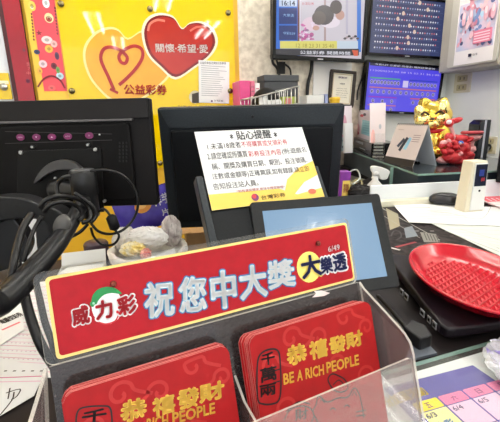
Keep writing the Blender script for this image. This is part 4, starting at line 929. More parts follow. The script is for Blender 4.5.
# dark purple tin behind the carton
M = mk(Z(92, 285, 0), Vector((1, 0.2, 0)), Vector((0, 0, 1))); b = MB(); b.lathe([(0.03, 0), (0.03, 0.05), (0.026, 0.055), (0.0, 0.055)], mat('plum_tin', (56, 34, 50), 0.35), 24, T=Matrix.Rotation(-math.pi/2, 4, 'X') @ Matrix.Translation((0, 0.04, 0)))
o = b.build('tin', None, Matrix.Translation(Z(92, 268, 0))); o.data.transform(Matrix.Rotation(math.pi/2, 4, 'X')); tag(o, 'dark plum round tin behind the white carton', 'tin')

# bin of wrapped things
c = Z(152, 283, 0); cz = c
t = thing('waste_tub', 'round white translucent tub lined with crumpled plastic behind the red sign', 'tub', c)
b = MB(); b.lathe([(0.055, 0.001), (0.062, 0.004), (0.076, 0.082), (0.079, 0.084), (0.079, 0.078), (0.074, 0.07), (0.06, 0.006), (0.0, 0.006)], mat('tub_white', (244, 242, 234), 0.4, c2=(224, 220, 210), scale=60), 36)
b.build('body', t)
def wrinkle(b, seed, rx, ry, rz, c, m, amp=0.25, n=36, mm=20):
    rnd = random.Random(seed); ph = [(rnd.uniform(2, 7), rnd.uniform(2, 7), rnd.uniform(0, 6.3)) for _ in range(7)]
    vs = []
    for j in range(mm+1):
        p = math.pi*j/mm
        for k in range(n):
            a = 2*math.pi*k/n; q = 1
            for (u, v, w_) in ph: q += amp/7*2*abs(math.sin(round(u)*a+v*p+w_))-amp/7
            q += rnd.uniform(-0.05, 0.05) if 0 < j < mm else 0
            vs.append(Vector(c)+Vector((rx*math.sin(p)*math.cos(a)*q, ry*math.sin(p)*math.sin(a)*q, -rz*math.cos(p)*q)))
    fs = [[j*n+k, j*n+(k+1) % n, (j+1)*n+(k+1) % n, (j+1)*n+k] for j in range(mm) for k in range(n)]
    b.add(vs, fs, m, False)
b = MB()
for k in range(14):
    a = math.radians(200+k*11); b.tube([(0.066*math.cos(a), 0.066*math.sin(a), 0.012), (0.0745*math.cos(a), 0.0745*math.sin(a), 0.068)], 0.0009, mat('rib_grey', (150, 146, 138), 0.5), 6, 1)
tag(b.build('ribs', t), kind='stuff')
LINER = mat('liner_white', (240, 236, 230), 0.35, c2=(214, 206, 200), scale=30)
b = MB()
n = 48; vs = []
for j, (r, z_) in enumerate(((0.070, 0.07), (0.079, 0.0875), (0.0825, 0.086), (0.0835, 0.078), (0.0815, 0.070))):
    for k in range(n):
        a = 2*math.pi*k/n; q = 1+0.012*math.sin(9*a+j)+0.012*math.sin(17*a+2*j); vs.append((r*q*math.cos(a), r*q*math.sin(a), z_+0.003*math.sin(5*a+j*1.3)))
b.add(vs, [[j*n+k, j*n+(k+1) % n, (j+1)*n+(k+1) % n, (j+1)*n+k] for j in range(4) for k in range(n)], LINER, True)
o = b.build('liner', t); o.modifiers.new('s', 'SOLIDIFY').thickness = 0.001
def lump(name, label, off, r, m, seed, amp=0.3, cat='wrapper'):
    b = MB(); wrinkle(b, seed, *r, (0, 0, 0), m, amp); return tag(b.build(name, None, Matrix.Translation(cz+Vector(off))), label, cat)
lump('plastic_bag', 'crumpled white plastic bag on top of the tub', (-0.006, 0.018, 0.100), (0.045, 0.028, 0.024), mat('bag_white', (246, 244, 242), 0.3, c2=(226, 222, 220), scale=25), 3, 0.16, cat='bag')
lump('wrapper', 'yellow white crumpled wrapper in the tub', (-0.028, -0.018, 0.088), (0.024, 0.02, 0.014), mat('wrap_yellow', (240, 214, 110), 0.35, c2=(236, 230, 210), scale=50), 5)
lump('wrapper', 'small crumpled red wrapper over the rim of the tub', (0.006, -0.045, 0.086), (0.010, 0.016, 0.010), mat('wrap_red', (206, 90, 84), 0.35, c2=(226, 180, 170), scale=80), 8)
lump('plastic_bag', 'greyish clear plastic bag bulging at the right of the tub', (0.044, 0.040, 0.108), (0.022, 0.022, 0.034), mat('bag_grey', (222, 214, 210), 0.25, c2=(176, 164, 162), scale=60), 12, 0.18, cat='bag')
lump('plastic_bag', 'pale plastic bag at the left of the tub under the coiled cable', (-0.058, 0.03, 0.088), (0.028, 0.026, 0.032), mat('bag_pale', (232, 228, 222), 0.25, c2=(200, 192, 186), scale=60), 15, 0.16, cat='bag')
# folded white paper standing on the tub front
b = MB(); T = Matrix.Translation(cz+Vector((0.042, -0.06, 0.08))); M = mk(cz+Vector((0.018, -0.083, 0.066)), Vector((1, 0.35, 0.22)), Vector((0, 0.5, 1)))
b.box((0, 0, 0), (0.062, 0.024, 0.0008), PAPER); tag(b.build('paper_slip', None, M), 'folded white paper strip across the right of the tub', 'paper')
# purple snack bag
F = Fr(mk(D(124, 238, 0.92), Vector((1, 0.1, 0.30)), Vector((-0.25, 0.15, 1))))
t = thing('snack_bag', 'blue violet snack bag with an orange circle behind the tub', 'snack bag', F.M)
b = MB(); NXX, NYY = 16, 12; w, h = 0.150, 0.10; vs = []
for s_ in (1, -1):
    for j in range(NYY+1):
        for i in range(NXX+1):
            u, v = i/NXX, j/NYY; vs.append((u*w, v*h, s_*(0.016*math.sin(math.pi*u)**0.6*math.sin(math.pi*v)**0.6+0.0012*math.sin(23*u+9*v))))
N1 = (NXX+1)*(NYY+1); fs = []
for j in range(NYY):
    for i in range(NXX):
        q = [j*(NXX+1)+i, j*(NXX+1)+i+1, (j+1)*(NXX+1)+i+1, (j+1)*(NXX+1)+i]; fs.append(q); fs.append([N1+k for k in q[::-1]])
b.add(vs, fs, mat('bag_violet', (66, 50, 160), 0.25, c2=(84, 70, 186), scale=20), True); b.build('pouch', t)
b = MB(); b.prism(ell(w*0.52, h*0.62, 0.022, 0.017, 20, 0.2), 0.0, 0.0178, mat('snack_orange', (240, 160, 70), 0.4)); b.prism(ell(w*0.5, h*0.64, 0.012, 0.009, 16), 0.0, 0.0184, ink((250, 200, 120))); b.build('orange_circle', t)
b = MB(); b.text('洋芋', (w*0.72, h*0.5), (w*0.98, h*0.5), 0.026, 0.0175, WH, 0.03); b.text('片', (w*0.78, h*0.22), (w*0.9, h*0.22), 0.016, 0.0172, WH, 0.03); b.build('lettering', t)
# small cardboard box behind sign
M = mk(Z(186, 268, 0)+Vector((0, 0.04, 0)), Vector((1, 0.3, 0)), Vector((0, 0, 1))); t = thing('cardboard_box', 'small brown cardboard box between the tub and the tilted panel', 'box', M)
b = MB(); CBM = mat('cardboard', (182, 140, 92), 0.7, var=0.1, scale=60); b.box((0, 0, -0.05), (0.05, 0.074, 0), CBM); b.build('body', t, bevel=0.001)
b = MB(); b.box((0.0, 0.074, -0.05), (0.024, 0.075, 0), CBM, T=Matrix.Rotation(0.15, 4, 'Z')); b.build('flap', t)

# ================================================================== GLASS SHEET ON THE COUNTER WITH CALENDAR
gL, gR = Z(418, 362, 0.01), Z(500, 338.5, 0.01)
gu = (gR-gL).normalized(); gn = Vector((-gu.y, gu.x, 0))
cal = Z(420, 392, 0.002)
GF = Fr(mk(gL-Vector((0, 0, 0.01)), gu, gn))
g = MB(); g.box((-0.62, -0.52, 0.0035), (0.42, 0.0, 0.0105), GLASSG, GLASS_EDGE); tag(g.build('glass_sheet', None, GF.M), 'thick clear glass sheet with a greenish edge over the calendar', 'glass')
# white underlay
b = MB(); P = GF.poly([(424, 372), (474, 349), (540, 404), (560, 470), (380, 470), (360, 400)], 0.0)
b.box((-0.20, -0.44, 0.0005), (0.155, -0.007, 0.0016), PAPER); tag(b.build('white_card', None, GF.M), 'plain white card under the glass around the violet calendar', 'card')
# violet calendar sheet
Pq = [(380, 410), (486, 366), (560, 440), (440, 500)]
a0 = Z(470, 365, 0.003); ul = (Z(470, 366, 0.003)-Z(400, 384, 0.003)).normalized()
CF = Fr(mk(Z(470.5, 366, 0.0018), ul, Vector((0, 0, 1)).cross(ul)))
t = thing('calendar_sheet', 'violet monthly calendar with pink and yellow squares under the glass', 'calendar', CF.M)
VI = mat('calendar_violet', (84, 70, 160), 0.5, var=0.06, scale=40)
wL = -0.145
b = MB(); b.prism([(wL, -0.26), (0.02, -0.26), (0.004, 0.0), (wL, 0.0)], 0, 0.0005, VI); b.build('sheet', t)
b = MB(); z = 0.0008
gx, gy = CF.p(436, 402, z), CF.p(463, 391, z)
# cell axes from the picture of the grid
e1 = Vector(CF.p(465, 393, z))-Vector(CF.p(438, 403, z)); e2 = Vector(CF.p(457, 430, z))-Vector(CF.p(442, 407, z))
o0 = Vector(CF.p(446, 407, z)); cw = e1.length*0.86; ch = cw*0.95
o0 = Vector(CF.p(447.5, 406, z)); ax = Vector((1, 0)); ay = Vector((0, -1))
for i in range(-5, 3):
    col = {-1: (248, 220, 40), 0: (240, 120, 170), 1: (240, 120, 170)}.get(i, (240, 190, 60) if i < -1 else (240, 120, 170))
    a = o0+ax*(i*cw); 
    if a.x > 0.02 or a.x < wL: continue
    x1_ = min(a.x+cw*0.93, 0.016)
    b.prism(rr(a.x, a.y+0.0015, x1_, a.y+cw*0.42, 0.002), 0.0005, 0.0009, ink(col))
    b.text({-5: '一', -4: '二', -3: '三', -2: '四', -1: '五', 0: '六', 1: '日'}.get(i, '日'), (a.x+cw*0.36, a.y+cw*0.11), (a.x+cw*0.56, a.y+cw*0.11), cw*0.2, 0.0011, ink((120, 40, 110)), 0.02)
    for j in range(5):
        q = a+ay*(j*ch); colr = (242, 196, 224) if i >= 0 else (240, 232, 160) if i == -1 else (232, 218, 236)
        b.prism([(q.x, q.y-ch*0.95), (x1_, q.y-ch*0.95), (x1_, q.y), (q.x, q.y)], 0.0005, 0.0009, ink(colr))
        b.text('%d/%d' % (6, (3+i+7*j) % 30+1), (q.x+cw*0.06, q.y-ch*0.26), (q.x+cw*0.42, q.y-ch*0.26), ch*0.18, 0.0011, ink((70, 50, 110)), 0.02)
        if i == -1: b.text('今彩', (q.x+cw*0.1, q.y-ch*0.75), (q.x+cw*0.7, q.y-ch*0.75), ch*0.3, 0.0011, ink((60, 120, 190)), 0.04)
b.build('date_squares', t)
b = MB(); fit(b, CF, '9月份加碼活動', (374, 412), (429, 394), (374, 400), 0.001, ink((248, 214, 70)), 0.04); b.build('heading', t)

# wrapped plastic packet, lower right
c = GF.w(0.175, -0.07, 0.0115)
c = Z(518, 366, 0.024); c = c+Vector((0.01, -0.01, -0.004)); t = thing('wrapped_packet', 'clear plastic wrapped packet with violet print on the glass at right', 'packet', c)
b = MB(); wrinkle(b, 22, 0.042, 0.058, 0.009, (0.012, 0, 0.0), mat('wrap_violet', (110, 96, 160), 0.2, c2=(206, 206, 216), scale=70), 0.5, 44, 26); b.build('contents', t)
b = MB(); wrinkle(b, 23, 0.045, 0.062, 0.0098, (0.012, 0, 0.0), WRAP, 0.5, 44, 26); b.build('film', t)

# ================================================================== RED BASKET ON THE BASE
BRED = mat('basket_red', (192, 8, 36), 0.2, var=0.05, scale=20, coat=0.3)
a_, b_semi, rz = 0.162, 0.106, 0.030
M = mk(Vector((0.420, 0.662, ZB)), Vector((0.144, 0.99, 0)), Vector((-0.99, 0.144, 0)))
t = thing('plastic_basket', 'shallow oval red plastic basket with a bumpy floor on the terminal base', 'basket', M)
b = MB(); k = b_semi/a_
inner = [(0.0, 0.0035), (0.60, 0.0035), (0.71, 0.0055), (0.85, rz*0.47), (0.945, rz*0.94), (0.965, rz), (1.0, rz), (1.006, rz*0.90), (0.975, rz*0.84), (0.86, rz*0.30), (0.73, 0.0005), (0.0, 0.0005)]
b.lathe([(r*a_, z_) for r, z_ in inner], BRED, 72, 1, k); b.build('bowl', t)
b = MB(); st = 0.0135; N_ = int(a_*1.1/st)
for i in range(-N_, N_+1):
    for j in range(-N_, N_+1):
        x, y = (i+j)*st*0.7071, (i-j)*st*0.7071
        if (x/(a_*0.70))**2+(y/(b_semi*0.70))**2 < 1:
            s_ = st*0.68; hh = 0.0065
            T = Matrix.Rotation(math.radians(45), 4, 'Z')
            p5 = [(x-s_, y, 0.0033), (x, y-s_, 0.0033), (x+s_, y, 0.0033), (x, y+s_, 0.0033), (x, y, 0.0033+hh)]
            b.add(p5, [[0, 1, 4], [1, 2, 4], [2, 3, 4], [3, 0, 4]], BRED)
b.build('bumpy_floor', t)

# plug and grey bracket near the terminal
t = thing('power_plug', 'black angular plug at the corner of the terminal base', 'plug', Z(412, 338, 0.0))
b = MB(); Q = [Z(403, 330, 0.02), Z(411, 322, 0.02), Z(426, 328, 0.02), Z(432, 338, 0.02), Z(420, 342, 0.02)]
b.prism([(p.x, p.y) for p in Q][::-1] if False else [(p.x, p.y) for p in Q], 0.004, 0.026, BLACK2); b.build('body', t, world=True, bevel=0.003)
b = MB(); b.tube([Z(408, 330, 0.014), Z(398, 318, 0.012), Z(388, 306, 0.01), Z(378, 296, 0.008)], 0.004, RUBBER, 8); b.build('lead', t, world=True)
Q = [Z(404, 362, 0.002), Z(412, 342, 0.002), Z(424, 341, 0.002), Z(437, 354, 0.002)]
b = MB(); b.prism([(p.x, p.y) for p in Q][::-1], 0.0, 0.004, mat('blue_grey_plate', (98, 104, 114), 0.4)); tag(b.build('metal_plate', None, Matrix.Translation(Q[0]*1.0), world=True), 'flat blue grey plate between the glass edge and terminal base', 'plate')
cable('cable', 'black flat cable running along the left of the terminal base', [(370, 300, 0.585), (380, 310, 0.565), (392, 322, 0.55), (402, 331, 0.545)], 0.004)

# ================================================================== RIGHT WORKTOP: papers, mouse, reader
sheet('dark_desk_mat', 'dark cluttered desk mat with prints under glass beyond the terminal', [(374, 204), (520, 214), (560, 262), (384, 256)], 0.0, mat('mat_dark', (26, 24, 28), 0.5, c2=(70, 64, 64), scale=45, spec=0.08),
      lambda b, F, z: (frib(b, F, [(380, 207), (440, 240)], 0.8, z, ink((190, 190, 180)), 1), frib(b, F, [(384, 216), (420, 238)], 0.6, z, ink((170, 170, 165)), 1), [frib(b, F, [(410+i*5, 226+(i % 3)*5), (414+i*5, 226+(i % 3)*5)], 2.2, z, ink([(30, 30, 34), (150, 150, 150), (60, 50, 56)][i % 3]), 1) for i in range(12)], frib(b, F, [(391, 236), (394, 231), (400, 232), (401, 237), (396, 240)], 1.6, z, ink((24, 22, 24)), 3), frib(b, F, [(396, 247), (416, 242)], 3.5, z, ink((150, 40, 50)), 1), fpoly(b, F, [(386, 208), (398, 214), (400, 226), (390, 230)], z, ink((160, 152, 124))), fpoly(b, F, [(404, 228), (412, 226), (418, 236), (406, 238)], z, ink((126, 136, 146))), fpoly(b, F, [(420, 232), (436, 234), (440, 242), (424, 242)], z, ink((140, 140, 134))), [frib(b, F, [(424+i*3, 233+i*0.6), (427+i*3, 240+i*0.5)], 0.8, z+0.0002, ink((30, 30, 32)), 1) for i in range(5)], frib(b, F, [(384, 246), (400, 250)], 3, z, ink((220, 216, 212)), 1)), 0.001, 'desk mat')
def d5(b, F, z):
    frib(b, F, [(396, 206.6), (412, 207.2), (430, 207.4)], 1.3, z, ink((222, 130, 120)), 1)
    for i in range(7): frib(b, F, [(402+i*2.4, 209.5+i*1.7), (470+i*5-(i % 3)*14, 211.5+i*1.6)], 0.7, z, ink((168, 168, 174)), 1)
    frib(b, F, [(430, 211), (448, 213), (462, 216)], 0.8, z+0.0001, ink((130, 130, 136)), 3)
sheet('paper_sheet', 'plain white sheet with a red heading in front of the mouse', [(391, 202.5), (512, 208), (520, 227), (409, 222.5)], 0.006, PAPER, d5)
def d6(b, F, z):
    for i in range(8): frib(b, F, [(440+i*8, 226+i*3), (520, 226+i*5)], 0.6, z, ink((170, 176, 170)), 1)
    frib(b, F, [(446, 231), (500, 252)], 0.9, z, ink((150, 156, 150)), 1); frib(b, F, [(460, 229), (520, 246)], 0.7, z, ink((150, 156, 150)), 1)
sheet('printed_form', 'large ruled form lying between the red basket and the white sheet', [(430, 223), (540, 229), (560, 262), (500, 256)], 0.0035, mat('form_grey', (218, 222, 216), 0.6), d6)
def d7(b, F, z):
    fpoly(b, F, [(478, 197), (528, 194.5), (532, 200), (488, 202)], z, ink((216, 64, 82))); [frib(b, F, [(484+i*4, 203+i*1.6), (530, 202.5+i*2)], 1.0, z, ink((232, 120, 130)), 1) for i in range(4)]; [frib(b, F, [(486+i*5, 198), (492+i*5, 201)], 1.0, z+0.0002, ink((250, 220, 224)), 1) for i in range(6)]
sheet('red_booklet', 'white booklet printed in red at the right edge beside the card reader', [(474, 197.5), (530, 196), (540, 212), (506, 211)], 0.01, PAPER, d7, 0.004, 'booklet')
# mouse
c = Z(445.5, 205, 0.003); M = mk(c, Vector((1, -0.45, 0)), Vector((0.45, 1, 0)))
sheet('mouse_pad', 'blue mouse pad edge under the black mouse', [(436, 194), (466, 198), (455, 204), (432, 203)], 0.0085, mat('pad_blue', (30, 140, 190), 0.6), None, 0.002, 'mouse pad')
t = thing('computer_mouse', 'black computer mouse with grey side on the blue pad', 'mouse', Matrix.Translation((0, 0, 0.008)) @ M)
b = MB(); prof = [(0.001, 0.0), (0.9, 0.0), (1.0, 0.25), (0.94, 0.55), (0.75, 0.82), (0.42, 0.97), (0.0, 1.0)]
b.lathe([(r*0.062, z_*0.04) for r, z_ in prof], mat('mouse_black', (34, 34, 40), 0.22), 32, 1, 0.6); b.build('shell', t)
b = MB(); b.tube([(0.03, 0, 0.028), (0.045, 0, 0.020)], 0.004, GREY, 8, 1); b.build('scroll_wheel', t)
# white ledge
eL, eR = Z(370, 206, 0), Z(476, 200, 0); eu = (eR-eL).normalized(); EF = Fr(mk(eL, eu, Vector((0, 0, 1))))
hL = EF.p(370, 186)[1]; L_ = (eR-eL).length*1.5
t = thing('white_partition', 'low white partition standing across the worktop behind the mouse', 'partition', EF.M)
b = MB(); b.box((0, 0.0, -0.012), (L_, hL, 0), mat('partition_white', (232, 236, 240), 0.5)); b.build('board', t, bevel=0.002)
b = MB(); b.box((-0.005, 0.0, 0.0), (L_*0.62, hL*0.30, 0.035), mat('ledge_cream', (226, 222, 200), 0.5)); tag(b.build('ledge', t, bevel=0.002), 'cream ledge at its foot')
# card reader
c = Z(463.5, 214, 0.0); M = mk(c, Vector((1, 0.18, 0)), Vector((0, 0, 1))); t = thing('card_reader', 'cream white upright device with a dark display beside the mouse', 'reader', M); RFm = Fr(M)
w, h = 0.078, RFm.p(470, 161.5)[1]
b = MB(); b.prism([(0, 0), (w, 0), (w*0.93, h), (w*0.16, h)], -0.05, 0, CREAM); b.build('body', t, bevel=0.004, seg=3)
b = MB(); b.prism([(w*0.26, 0.012), (w*0.97, 0.012), (w*0.90, h*0.96), (w*0.28, h*0.96)], 0, 0.004, WHITE); fp = b.build('front_plate', t, bevel=0.001)
b = MB(); b.prism([(w*0.31, h*0.53), (w*0.9, h*0.53), (w*0.88, h*0.94), (w*0.31, h*0.94)], 0.004, 0.0048, mat('reader_glass', (30, 34, 54), 0.15)); b.text('88', (w*0.62, h*0.62), (w*0.8, h*0.62), h*0.07, 0.0052, E((200, 60, 70))); b.box((w*0.5, h*0.72, 0.0048), (w*0.74, h*0.84, 0.005), E((40, 60, 140))); tag(b.build('display_window', fp), 'dark blue display with red digits')
b = MB(); b.lathe([(0.004, 0.004), (0.004, 0.0052), (0, 0.0052)], BLACK, 12, c=(w*0.62, h*0.44, 0)); b.build('button', fp)
b = MB(); M = Matrix.Translation(Z(486, 214, 0.004)); b.tube([Z(462, 216, 0.004), Z(470, 219, 0.004), Z(484, 218, 0.004), Z(492, 205, 0.004)], 0.0028, RUBBER, 8); tag(b.build('cable', None, M, world=True), 'thin black lead in front of the card reader', 'cable')
# monitor edge at the far right and pale unit
c = Z(499, 200, 0.0); M = mk(c, Vector((0.9, -0.5, 0)), Vector((0, 0, 1)))
Fm = Fr(M); yt = Fm.p(498, 96)[1]
t = thing('desk_monitor', 'black monitor edge cut off by the right edge of the photo', 'monitor', M)
b = MB(); b.box((-0.02, 0.07, -0.03), (0.34, yt, 0.0), GLOSS); b.build('housing', t, bevel=0.004)
b = MB(); b.box((0.12, 0.0, -0.03), (0.20, 0.08, -0.01), BLACK); b.build('stand', t)
b = MB(); b.box((0.10, 0.0, -0.12), (0.26, 0.01, 0.0), BLACK); b.build('foot', t)

# purple box, spray bottle, lump, cable
c = Z(338, 203, 0); M = mk(c, Vector((1, 0.12, 0)), Vector((0, 0, 1))); Fq = Fr(M); w = Fq.p(349, 203)[0]; h = Fq.p(345, 172)[1]
t = thing('purple_carton', 'purple and yellow carton of sweets behind the blue display', 'box', M)
b = MB(); b.prism([(0, 0), (w*0.95, 0), (w*1.1, h), (w*0.15, h)], -0.05, 0, mat('carton_purple', (132, 40, 158), 0.4, var=0.2, scale=30)); b.build('body', t, bevel=0.002)
b = MB(); b.prism([(w*0.3, h*0.2), (w*0.96, h*0.2), (w*1.02, h*0.72), (w*0.36, h*0.72)], 0, 0.001, mat('carton_yellow', (236, 206, 96), 0.4)); b.text('喜糖', (w*0.42, h*0.34), (w*0.9, h*0.34), h*0.28, 0.0015, ink((170, 100, 60)), 0.03); b.build('front_label', t)
c = Z(361, 205, 0); b = MB(); wrinkle(b, 31, 0.055, 0.045, 0.034, (0.012, 0, 0.038), mat('pouch_black', (22, 20, 22), 0.45, spec=0.2), 0.08); tag(b.build('black_pouch', None, Matrix.Translation(c+Vector((0, 0.04, 0)))), 'soft black pouch between the purple carton and spray bottle', 'pouch')
b = MB(); P = [Z(348, 182, 0.06), Z(350, 172, 0.06), Z(357, 170, 0.06), Z(360, 178, 0.06), Z(353, 184, 0.06)]; M = Matrix.Translation(P[0]); b.tube(P, 0.004, mat('cable_white', (200, 204, 200), 0.4), 8)
b.tube([Z(350, 186, 0.05), Z(356, 180, 0.05), Z(362, 182, 0.05), Z(360, 189, 0.05)], 0.005, mat('cable_olive', (150, 140, 90), 0.4), 8); tag(b.build('cable', None, M, world=True), 'looped pale and olive cable behind the black pouch', 'cable')
c = Z(382, 199, 0)+Vector((0.0, 0.10, 0)); t = thing('spray_bottle', 'white trigger spray bottle standing behind the white partition', 'spray bottle', c)
Fs = Fr(mk(c, Vector((1, 0, 0)), Vector((0, 0, 1)))); hT = Fs.p(380, 166)[1]; s_ = hT
b = MB(); b.lathe([(0.0, 0.0), (0.03, 0.0), (0.032, 0.005), (0.032, s_*0.34), (0.014, s_*0.5), (0.013, s_*0.68), (0, s_*0.68)], WHITE, 24); b.build('bottle', t)
b = MB(); b.lathe([(0.015, s_*0.66), (0.015, s_*0.80), (0.012, s_*0.82), (0, s_*0.82)], WHITE, 20); b.build('collar', t)
Th = Matrix(((1, 0, 0, 0), (0, 0, -1, 0), (0, 1, 0, 0), (0, 0, 0, 1)))
u_ = (Vector(Fs.p(381, 180))-Vector(Fs.p(380, 180))).length
hp = [Fs.p(*q) for q in ((371, 166.5), (376, 166), (384, 168), (389, 171), (388, 175), (386, 179), (380, 179), (378, 175), (373, 173), (371, 170))]
Q = [tuple(q) for q in spline([Vector(q) for q in hp], 3, True)][::-1]
b = MB(); b.prism(Q, -0.011, 0.011, WHITE, T=Th); b.build('head', t, bevel=0.003)
b = MB(); b.tube([Vector((*Fs.p(376, 173), 0)), Vector((*Fs.p(375, 176), 0)), Vector((*Fs.p(371.5, 178), 0))], 0.005, WHITE, 10, 4, T=Th); b.build('trigger', t)

# ================================================================== DARK GLASS SHOWCASE
ZS = 0.115
s1, s2 = Z(333, 145, ZS), Z(424, 176, ZS)
sd = (s2-s1); sd.z = 0; sdn = sd.normalized(); sp = Vector((-sdn.y, sdn.x, 0))
if sp.x < 0: sp = -sp
e_ = EF.w(0, 0, -0.05)
# the near end must stay behind the white partition
t0_ = (EF.o+EF.n*(-0.018)-s1).dot(EF.n)/sdn.dot(EF.n); nearp = s1+sdn*min(sd.length*1.05, t0_)
pts = [s1, nearp, nearp+sp*0.62, s1+sp*0.62]
# front edge follows the partition direction
tw = 1.0
dw1 = (s1-w0).dot(WN); dw2 = (nearp-w0).dot(WN); s1 = s1+(nearp-s1)*((0.03-dw1)/(dw2-dw1))
r2 = nearp+eu*0.62; pts = [s1, nearp, r2, s1+WU*0.55]
t = thing('display_case', 'low dark glass display case holding up the lucky cat and desk calendar', 'display case', Vector((nearp.x, nearp.y, 0)))
CP = [(p.x, p.y) for p in pts]
ar = sum(CP[i][0]*CP[(i+1) % 4][1]-CP[(i+1) % 4][0]*CP[i][1] for i in range(4))
CPo = CP if ar > 0 else CP[::-1]
b = MB(); b.prism(CPo, ZS-0.008, ZS, mat('case_top', (34, 42, 48), 0.14, spec=0.35), GLASS_EDGE); b.build('glass_top', t, world=True)
cc = Vector((sum(p[0] for p in CPo)/4, sum(p[1] for p in CPo)/4))
inn = [tuple(cc+(Vector(p)-cc)*0.97) for p in CPo]
b = MB(); b.prism(inn, 0.0, ZS-0.008, mat('case_inside', (34, 44, 52), 0.3, c2=(50, 60, 66), scale=9, spec=0.2)); b.build('case_body', t, world=True)
sF = Fr(mk(Vector((s1.x, s1.y, 0)), sdn, Vector((0, 0, 1)))); LL = (nearp-s1).length
b = MB(); xj = sF.p(393, 170)[0]; b.box((xj-0.006, 0.0, 0.0), (xj+0.006, ZS-0.008, 0.012), GLASS_EDGE); b.v = [sF.M @ v for v in b.v]; tag(b.build('glass_joint', t, world=True), 'pale green joint line of the side glass')
# grey things on top
def on(px, py, z=ZS): return Z(px, py, z)
# desk calendar
cL, cR = D(383.5, 158, 1.84), D(412.5, 165, 1.64); cL.z = cR.z = ZS; X = (cR-cL); F = Fr(mk(cL, X, Vector((0, 0, 1)))); w = X.length
tt = math.radians(20); lean = -F.n
YV = Vector((0, 0, math.cos(tt)))+lean*math.sin(tt)
F = Fr(mk(cL, X, YV)); h = abs(F.p(392, 124)[1]); h = min(h, w*1.3)
t = thing('desk_calendar', 'pink tent desk calendar with a phone picture beside the gold cat', 'calendar', F.M)
b = MB(); b.box((0, 0, -0.0015), (w, h, 0), mat('cal_pink', (206, 194, 192), 0.5)); b.box((w*0.0, 0, 0), (w, h*0.17, 0.0006), mat('cal_dark', (36, 32, 32), 0.5)); b.build('front_page', t)
b = MB(); b.box((0, -h, -0.0015), (w, 0, 0), mat('cal_card', (206, 214, 222), 0.5), T=Matrix.Translation((0, h, 0)) @ Matrix.Rotation(math.radians(39), 4, 'X')); b.build('back_board', t)
b = MB(); z = 0.0008
b.prism([(w*0.36, h*0.36), (w*0.44, h*0.33), (w*0.56, h*0.66), (w*0.48, h*0.70)], z-0.0008, z, ink((48, 52, 66))); b.prism([(w*0.26, h*0.46), (w*0.33, h*0.42), (w*0.46, h*0.62), (w*0.4, h*0.67)], z-0.0008, z+0.0002, ink((60, 66, 84))); b.prism([(w*0.5, h*0.40), (w*0.6, h*0.38), (w*0.66, h*0.66), (w*0.58, h*0.7)], z-0.0008, z, ink((136, 186, 214)))
for i in range(4): b.box((w*0.68, h*(0.74-0.05*i), 0), (w*0.9, h*(0.755-0.05*i), z), ink((150, 130, 130)))
b.text('CALENDAR', (w*0.1, h*0.85), (w*0.3, h*0.85), h*0.03, z, ink((130, 110, 110))); b.build('printed_picture', t)
b = MB()
for i in range(16): 
    x = w*(i+0.5)/16; b.tube([Vector((x, h-0.005, 0.002)), Vector((x, h+0.005, 0.0)), Vector((x, h-0.004, -0.006))], 0.0012, BLACK, 6, 3)
b.build('wire_binding', t)
# greeting cards and small printer etc
def card(px0, px1, pyb, pyt, label, col, depth_shift, deco=None, th=0.006, name='greeting_card', cat='card', z0=ZS, m=None, yawv=None):
    c = D(px0, pyb, depth_shift); F = Fr(mk(Vector((c.x, c.y, z0)), yawv or Vector((1, 0.1, 0)), Vector((0, 0.12, 1)))); w = F.p(px1, pyb)[0]-F.p(px0, pyb)[0]; h = F.p((px0+px1)/2, pyt)[1]
    b = MB(); b.box((0, 0, -th), (w, h, 0), m or mat('card_%d_%d_%d' % col, col, 0.5))
    if deco: deco(b, w, h)
    return tag(b.build(name, None, F.M, bevel=0.0008), label, cat), F, w, h
def dk(b, w, h):
    b.face([(w*0.4, h*0.16), (w*0.92, h*0.14), (w*0.95, h*0.62), (w*0.45, h*0.66)], 0.0006, ink((150, 206, 214)))
    b.face(ell(w*0.4, h*0.8, w*0.1, h*0.05), 0.0008, ink((214, 60, 90))); b.face(ell(w*0.55, h*0.84, w*0.08, h*0.05), 0.0009, ink((60, 40, 60)))
    b.face(ell(w*0.18, h*0.3, w*0.13, h*0.2), 0.0007, ink((240, 176, 190))); b.face(ell(w*0.2, h*0.14, w*0.1, h*0.06), 0.0009, ink((200, 60, 100)))
    for i in range(5): b.box((w*0.5, h*(0.22+0.08*i), 0.0006), (w*0.86, h*(0.235+0.08*i), 0.001), ink((100, 160, 180)))
ZPr = ZS
# small black printer under the cards
cL, cR = on(353.5, 147.5), on(371, 156.5); X = cR-cL; F = Fr(mk(cL, X, Vector((0, 0, 1)))); w = X.length; h = F.p(353.5, 137)[1]
t = thing('mini_printer', 'small black device with silver slot under the pink greeting card', 'device', F.M)
b = MB(); b.box((0, 0, -0.14), (w, h, 0), GLOSS); b.build('body', t, bevel=0.004)
b = MB(); b.box((w*0.15, h*0.62, 0), (w*0.6, h*0.82, 0.002), GREY); b.build('slot', t); b = MB(); b.box((w*0.4, h*0.25, 0), (w*0.7, h*0.33, 0.002), GREY); b.build('label_plate', t)
b = MB(); z2 = ZS+h
def cardon(px0, px1, pyb, pyt, tb, label, col, deco=None):
    # stands on the black device
    xa = F.p(px0, pyb, -tb)[0]; xb = F.p(px1, pyb, -tb)[0]; yt = F.p((px0+px1)/2, pyt, -tb)[1]
    M = F.M @ Matrix.Translation((xa, h+0.0005, -tb)) ; b = MB(); b.box((0, 0, -0.003), (xb-xa, yt-h, 0), mat('card_%d_%d_%d' % col, col, 0.5))
    if deco: deco(b, xb-xa, yt-h)
    tag(b.build('greeting_card', None, M), label, 'card')
cardon(354.5, 373, 137, 110, 0.03, 'greeting card with pink birds and a turquoise panel on the black device', (240, 226, 230), dk)
